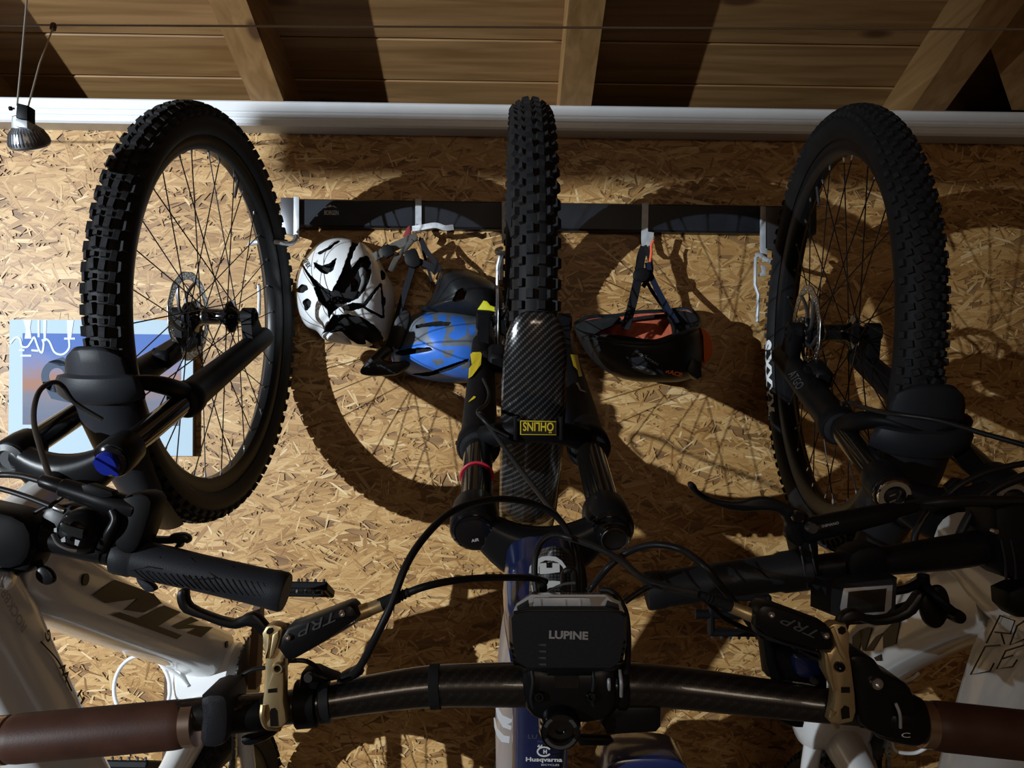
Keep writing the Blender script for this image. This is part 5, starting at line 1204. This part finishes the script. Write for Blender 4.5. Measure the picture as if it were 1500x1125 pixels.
pl('lens_bezel', head, [(752, 897), (776, 893), (888, 893), (913, 897), (913, 900), (888, 896), (776, 896), (752, 900)], wh+.001, .004, 'black_decal', .0006)
ptext('headlight_lettering', 'LUPINE', 833, 930.5, wh+.0006, 12, 'grey_decal', head, width=57, bold=.04, ang=-1)
for i in range(4):
    y = 945+i*9.5
    for (x0, x1) in ((747+i*1.6, 771), (895, 917-i*1.6)):
        pl('cooling_fin', head, [(x0, y), (x1, y+4*(1 if x0 < 800 else -1)), (x1, y+7*(1 if x0 < 800 else .0)), (x0, y+4)], wh-.001, .012, 'black_decal', .001)
    pl('cooling_groove', head, [(788, y-1), (800, y-1.5), (801, y+2), (792, y+1.5)], wh+.0006, .002, 'grey_plastic', .0003)
pl('headlight_bracket', bc, [(800, 975), (870, 975), (868, 992), (802, 992)], wh-.012, .03, 'matte_black', .003)
# right controls
s100 = lambda p: q5(p, 1000, 750, 3.0)
gr_ = pl('lever_clamp', bc, s100([(640, 505), (668, 490), (720, 492), (738, 540), (735, 620), (745, 680), (760, 800), (765, 880), (750, 925), (690, 938), (650, 925), (665, 850), (672, 790), (625, 700), (615, 620), (650, 615), (668, 590)]), wg+.020, .012, 'gold', .002)
pl('clamp_hole', gr_, s100([(682, 515), (698, 502), (715, 508), (718, 528), (702, 540), (686, 534)]), wg+.0204, .002, 'black_decal', 0)
pl('clamp_slot', gr_, s100([(695, 870), (712, 850), (732, 858), (735, 905), (700, 912)]), wg+.0204, .002, 'black_decal', 0)
pl('clamp_notch', gr_, s100([(697, 770), (735, 770), (735, 795), (697, 795)]), wg+.0204, .002, 'black_decal', 0)
pl('clamp_rib', gr_, s100([(650, 515), (668, 505), (705, 600), (725, 640), (712, 655), (690, 620)]), wg+.0225, .003, 'gold', .0008)
pl('clamp_rib', gr_, s100([(622, 615), (640, 625), (655, 680), (675, 790), (662, 790), (632, 700)]), wg+.0225, .003, 'gold', .0008)
disc('clamp_bolt', gr_, 1232, 978.5, wg+.024, 7.5, .005, 'gloss_black', prof=[(1, -1), (1, -.2), (.85, 0), (.6, 0), (.55, -.5), (0, -.5)])
rod('clamp_band', gr_, [(1221, 1040, wg+.019), (1219, 1052, wg+.016), (1226, 1064, wg+.008)], .0022, 'gold', 8)
bm2 = pl('brake_body', bc, s100([(330, 430), (355, 410), (400, 412), (520, 455), (640, 500), (668, 590), (655, 612), (600, 612), (380, 550), (318, 500), (318, 465)]), wv+.012, .022, 'satin_black', .003)
pl('body_side', bm2, s100([(320, 505), (380, 552), (600, 615), (618, 640), (600, 660), (400, 570), (330, 540)]), wv+.006, .014, 'dark_plastic', .002)
for (x, y) in ((1131, 901), (1211, 932)): disc('cover_screw', bm2, x, y, wv+.0140, 5.2, .003, 'silver', prof=[(1, -1), (1, -.3), (.8, 0), (.45, 0), (.4, -.6), (0, -.6)])
ptext('brake_lettering', 'TRP', 1170, 918, wv+.0126, 13, 'grey_plastic', bm2, ang=157, width=56, shear=.4)
cyl('hose_fitting', bc, (1110, 905, wv), (1071, 889, wv), S(10, wv), 'gold', 20, [(0, 0), (1, 0), (1, .5), (.9, .55), (.9, 1), (0, 1)])
cyl('hose_boot', bc, (1075, 890, wv), (1026, 871, wv), S(8.5, wv), 'rubber', 18, [(0, 0), (1, 0), (.95, .6), (.7, .62), (.9, .68), (.65, .72), (.85, .78), (.6, .82), (.75, .9), (.5, 1)])
pl('brake_lever', bc, [(1228, 925), (1232, 905), (1246, 895), (1262, 896), (1276, 904), (1300, 904), (1328, 893), (1344, 872), (1352, 868), (1356, 878), (1344, 900), (1318, 914), (1284, 918), (1262, 912), (1246, 918), (1242, 935)], wv+.006, .010, 'satin_black', .0025, 2)
sr = pl('shift_body', bc, s100([(735, 640), (790, 632), (850, 655), (880, 700), (930, 735), (990, 760), (1020, 810), (1035, 900), (1038, 985), (1010, 1012), (930, 1005), (860, 985), (780, 930), (765, 840), (745, 700)]), wg+.016, .040, 'satin_black', .003, 2)
disc('clamp_bolt', sr, 1286, 1002.5, wg+.0195, 9.5, .005, 'silver', prof=[(1, -1), (1, -.3), (.85, 0), (.5, 0), (.45, -.5), (0, -.5)])
cyl('shift_sleeve', bc, (1258, 1040, wg), (1284, 1043, wg), S(24, wg), 'matte_black', 24)
cyl('shift_band', bc, (1284, 1043, wg), (1342, 1056, wg), S(36, wg), 'satin_black', 28, [(0, 0), (.85, 0), (.95, .1), (1, .4), (1, .85), (.94, 1), (0, 1)])
rod('band_edge', bc, [(1312, 1030, wg+.020), (1318, 1046, wg+.0205), (1319, 1066, wg+.0175)], .0011, 'galvanised', 8, 4)
ptext('band_mark', 'C', 1327, 1077, wg+.0215, 7, 'white_decal', sr, width=13)
pl('shifter', bc, s100([(360, 570), (395, 580), (440, 590), (620, 650), (640, 720), (640, 790), (560, 760), (440, 745), (380, 730)]), wg-.02, .02, 'matte_black', .003)
pl('shifter_cover', bc, s100([(490, 640), (520, 632), (600, 660), (615, 690), (605, 735), (520, 730), (495, 690)]), wg-.014, .01, 'navy_paint', .003, 2)
disc('shifter_bolt', bc, 1195, 999, wg-.006, 5, .006, 'dark_steel')
rod('shift_lever', bc, [(1125, 935, wg-.02), (1130, 970, wg-.02), (1140, 1000, wg-.02)], .0042, 'matte_black', 10)
pl('dropper_lever', bc, [(1140, 1045), (1175, 1052), (1178, 1068), (1155, 1064), (1138, 1054)], wg-.01, .010, 'matte_black', .003, 2)
# ---------------------------------------------------------------- cables of the centre bike
wc_ = w3
hose('brake_hose', bc, [(512, 992, w3+.02), (530, 972, w3+.03), (552, 930, w3+.04), (572, 888, w3+.04), (596, 826, w3+.03), (625, 783, w3+.01), (660, 751, w3-.02), (700, 735, w3-.05), (745, 731, w3-.08), (790, 741, w3-.10), (822, 764, w3-.11), (840, 800, w3-.11), (846, 840, w3-.10), (848, 872, w3-.08)], .0028)
hose('brake_hose', bc, [(598, 868, wv), (620, 860, wv), (655, 852, wv-.01), (700, 847, wv-.03), (745, 846, wv-.06), (780, 847, wv-.09), (800, 852, wv-.10)], .0027)
hose('fork_hose', bc, [(703, 604, .835), (722, 632, .85), (758, 682, .90), (800, 736, .98), (828, 772, 1.03), (846, 808, 1.06), (854, 840, 1.08), (856, 868, 1.09)], .0030)
hose('fork_hose', bc, [(708, 555, .66), (716, 575, .70), (712, 592, .76), (700, 602, .82), (706, 612, .845), (722, 628, .85), (745, 640, .85)], .0024)
hose('shift_cable', bc, [(786, 868, w3-.07), (783, 840, w3-.075), (785, 812, w3-.08), (795, 792, w3-.085), (812, 784, w3-.085), (835, 788, w3-.08), (872, 801, w3-.06), (908, 820, w3-.04), (943, 848, w3-.01), (985, 862, w3+.01), (1026, 871, wv)], .0028)
hose('brake_hose', bc, [(862, 866, w3-.06), (870, 856, w3-.06), (890, 832, w3-.05), (914, 812, w3-.05), (940, 801, w3-.04), (967, 798, w3-.03), (1000, 806, w3-.02), (1030, 828, w3), (1053, 855, w3), (1078, 885, w3-.01), (1100, 915, w3-.02), (1122, 940, w3-.025)], .0028)
hose('lamp_cable', bc, [(880, 864, wh-.03), (895, 866, wh-.025), (908, 880, wh-.02), (917, 900, wh-.02), (920, 930, wh-.02), (920, 955, wh-.025), (918, 985, wh-.035)], .0022)
hose('shift_cable', bc, [(915, 882, w3-.03), (935, 868, w3-.03), (955, 858, w3-.03), (975, 862, w3-.02)], .0022)
hose('lamp_cable', bc, [(826, 862, wh-.05), (826, 842, wh-.06), (833, 835, wh-.06), (841, 840, wh-.06), (842, 868, wh-.05)], .0026)
rod('cable_tie', bc, [(803, 868, wh-.045), (815, 860, wh-.05), (830, 855, wh-.05), (843, 854, wh-.05)], .0011, 'grey_plastic', 8)
pl('cable_knot', bc, [(788, 856), (796, 853), (802, 860), (800, 869), (790, 869)], w3-.05, .01, 'matte_black', .002, 2)
hose('dropper_cable', bc, [(424, 968, wv), (446, 968, wv), (462, 976, wv-.005), (472, 988, w3+.02)], .0016)
hose('dropper_cable', bc, [(388, 978, w3), (368, 982, w3), (350, 994, w3), (338, 1010, w3), (330, 1022, w3)], .0016)
hose('shift_cable', bc, [(1026, 872, w3), (1045, 890, w3), (1060, 905, w3-.01), (1090, 920, w3-.02), (1125, 932, w3-.02)], .0020)
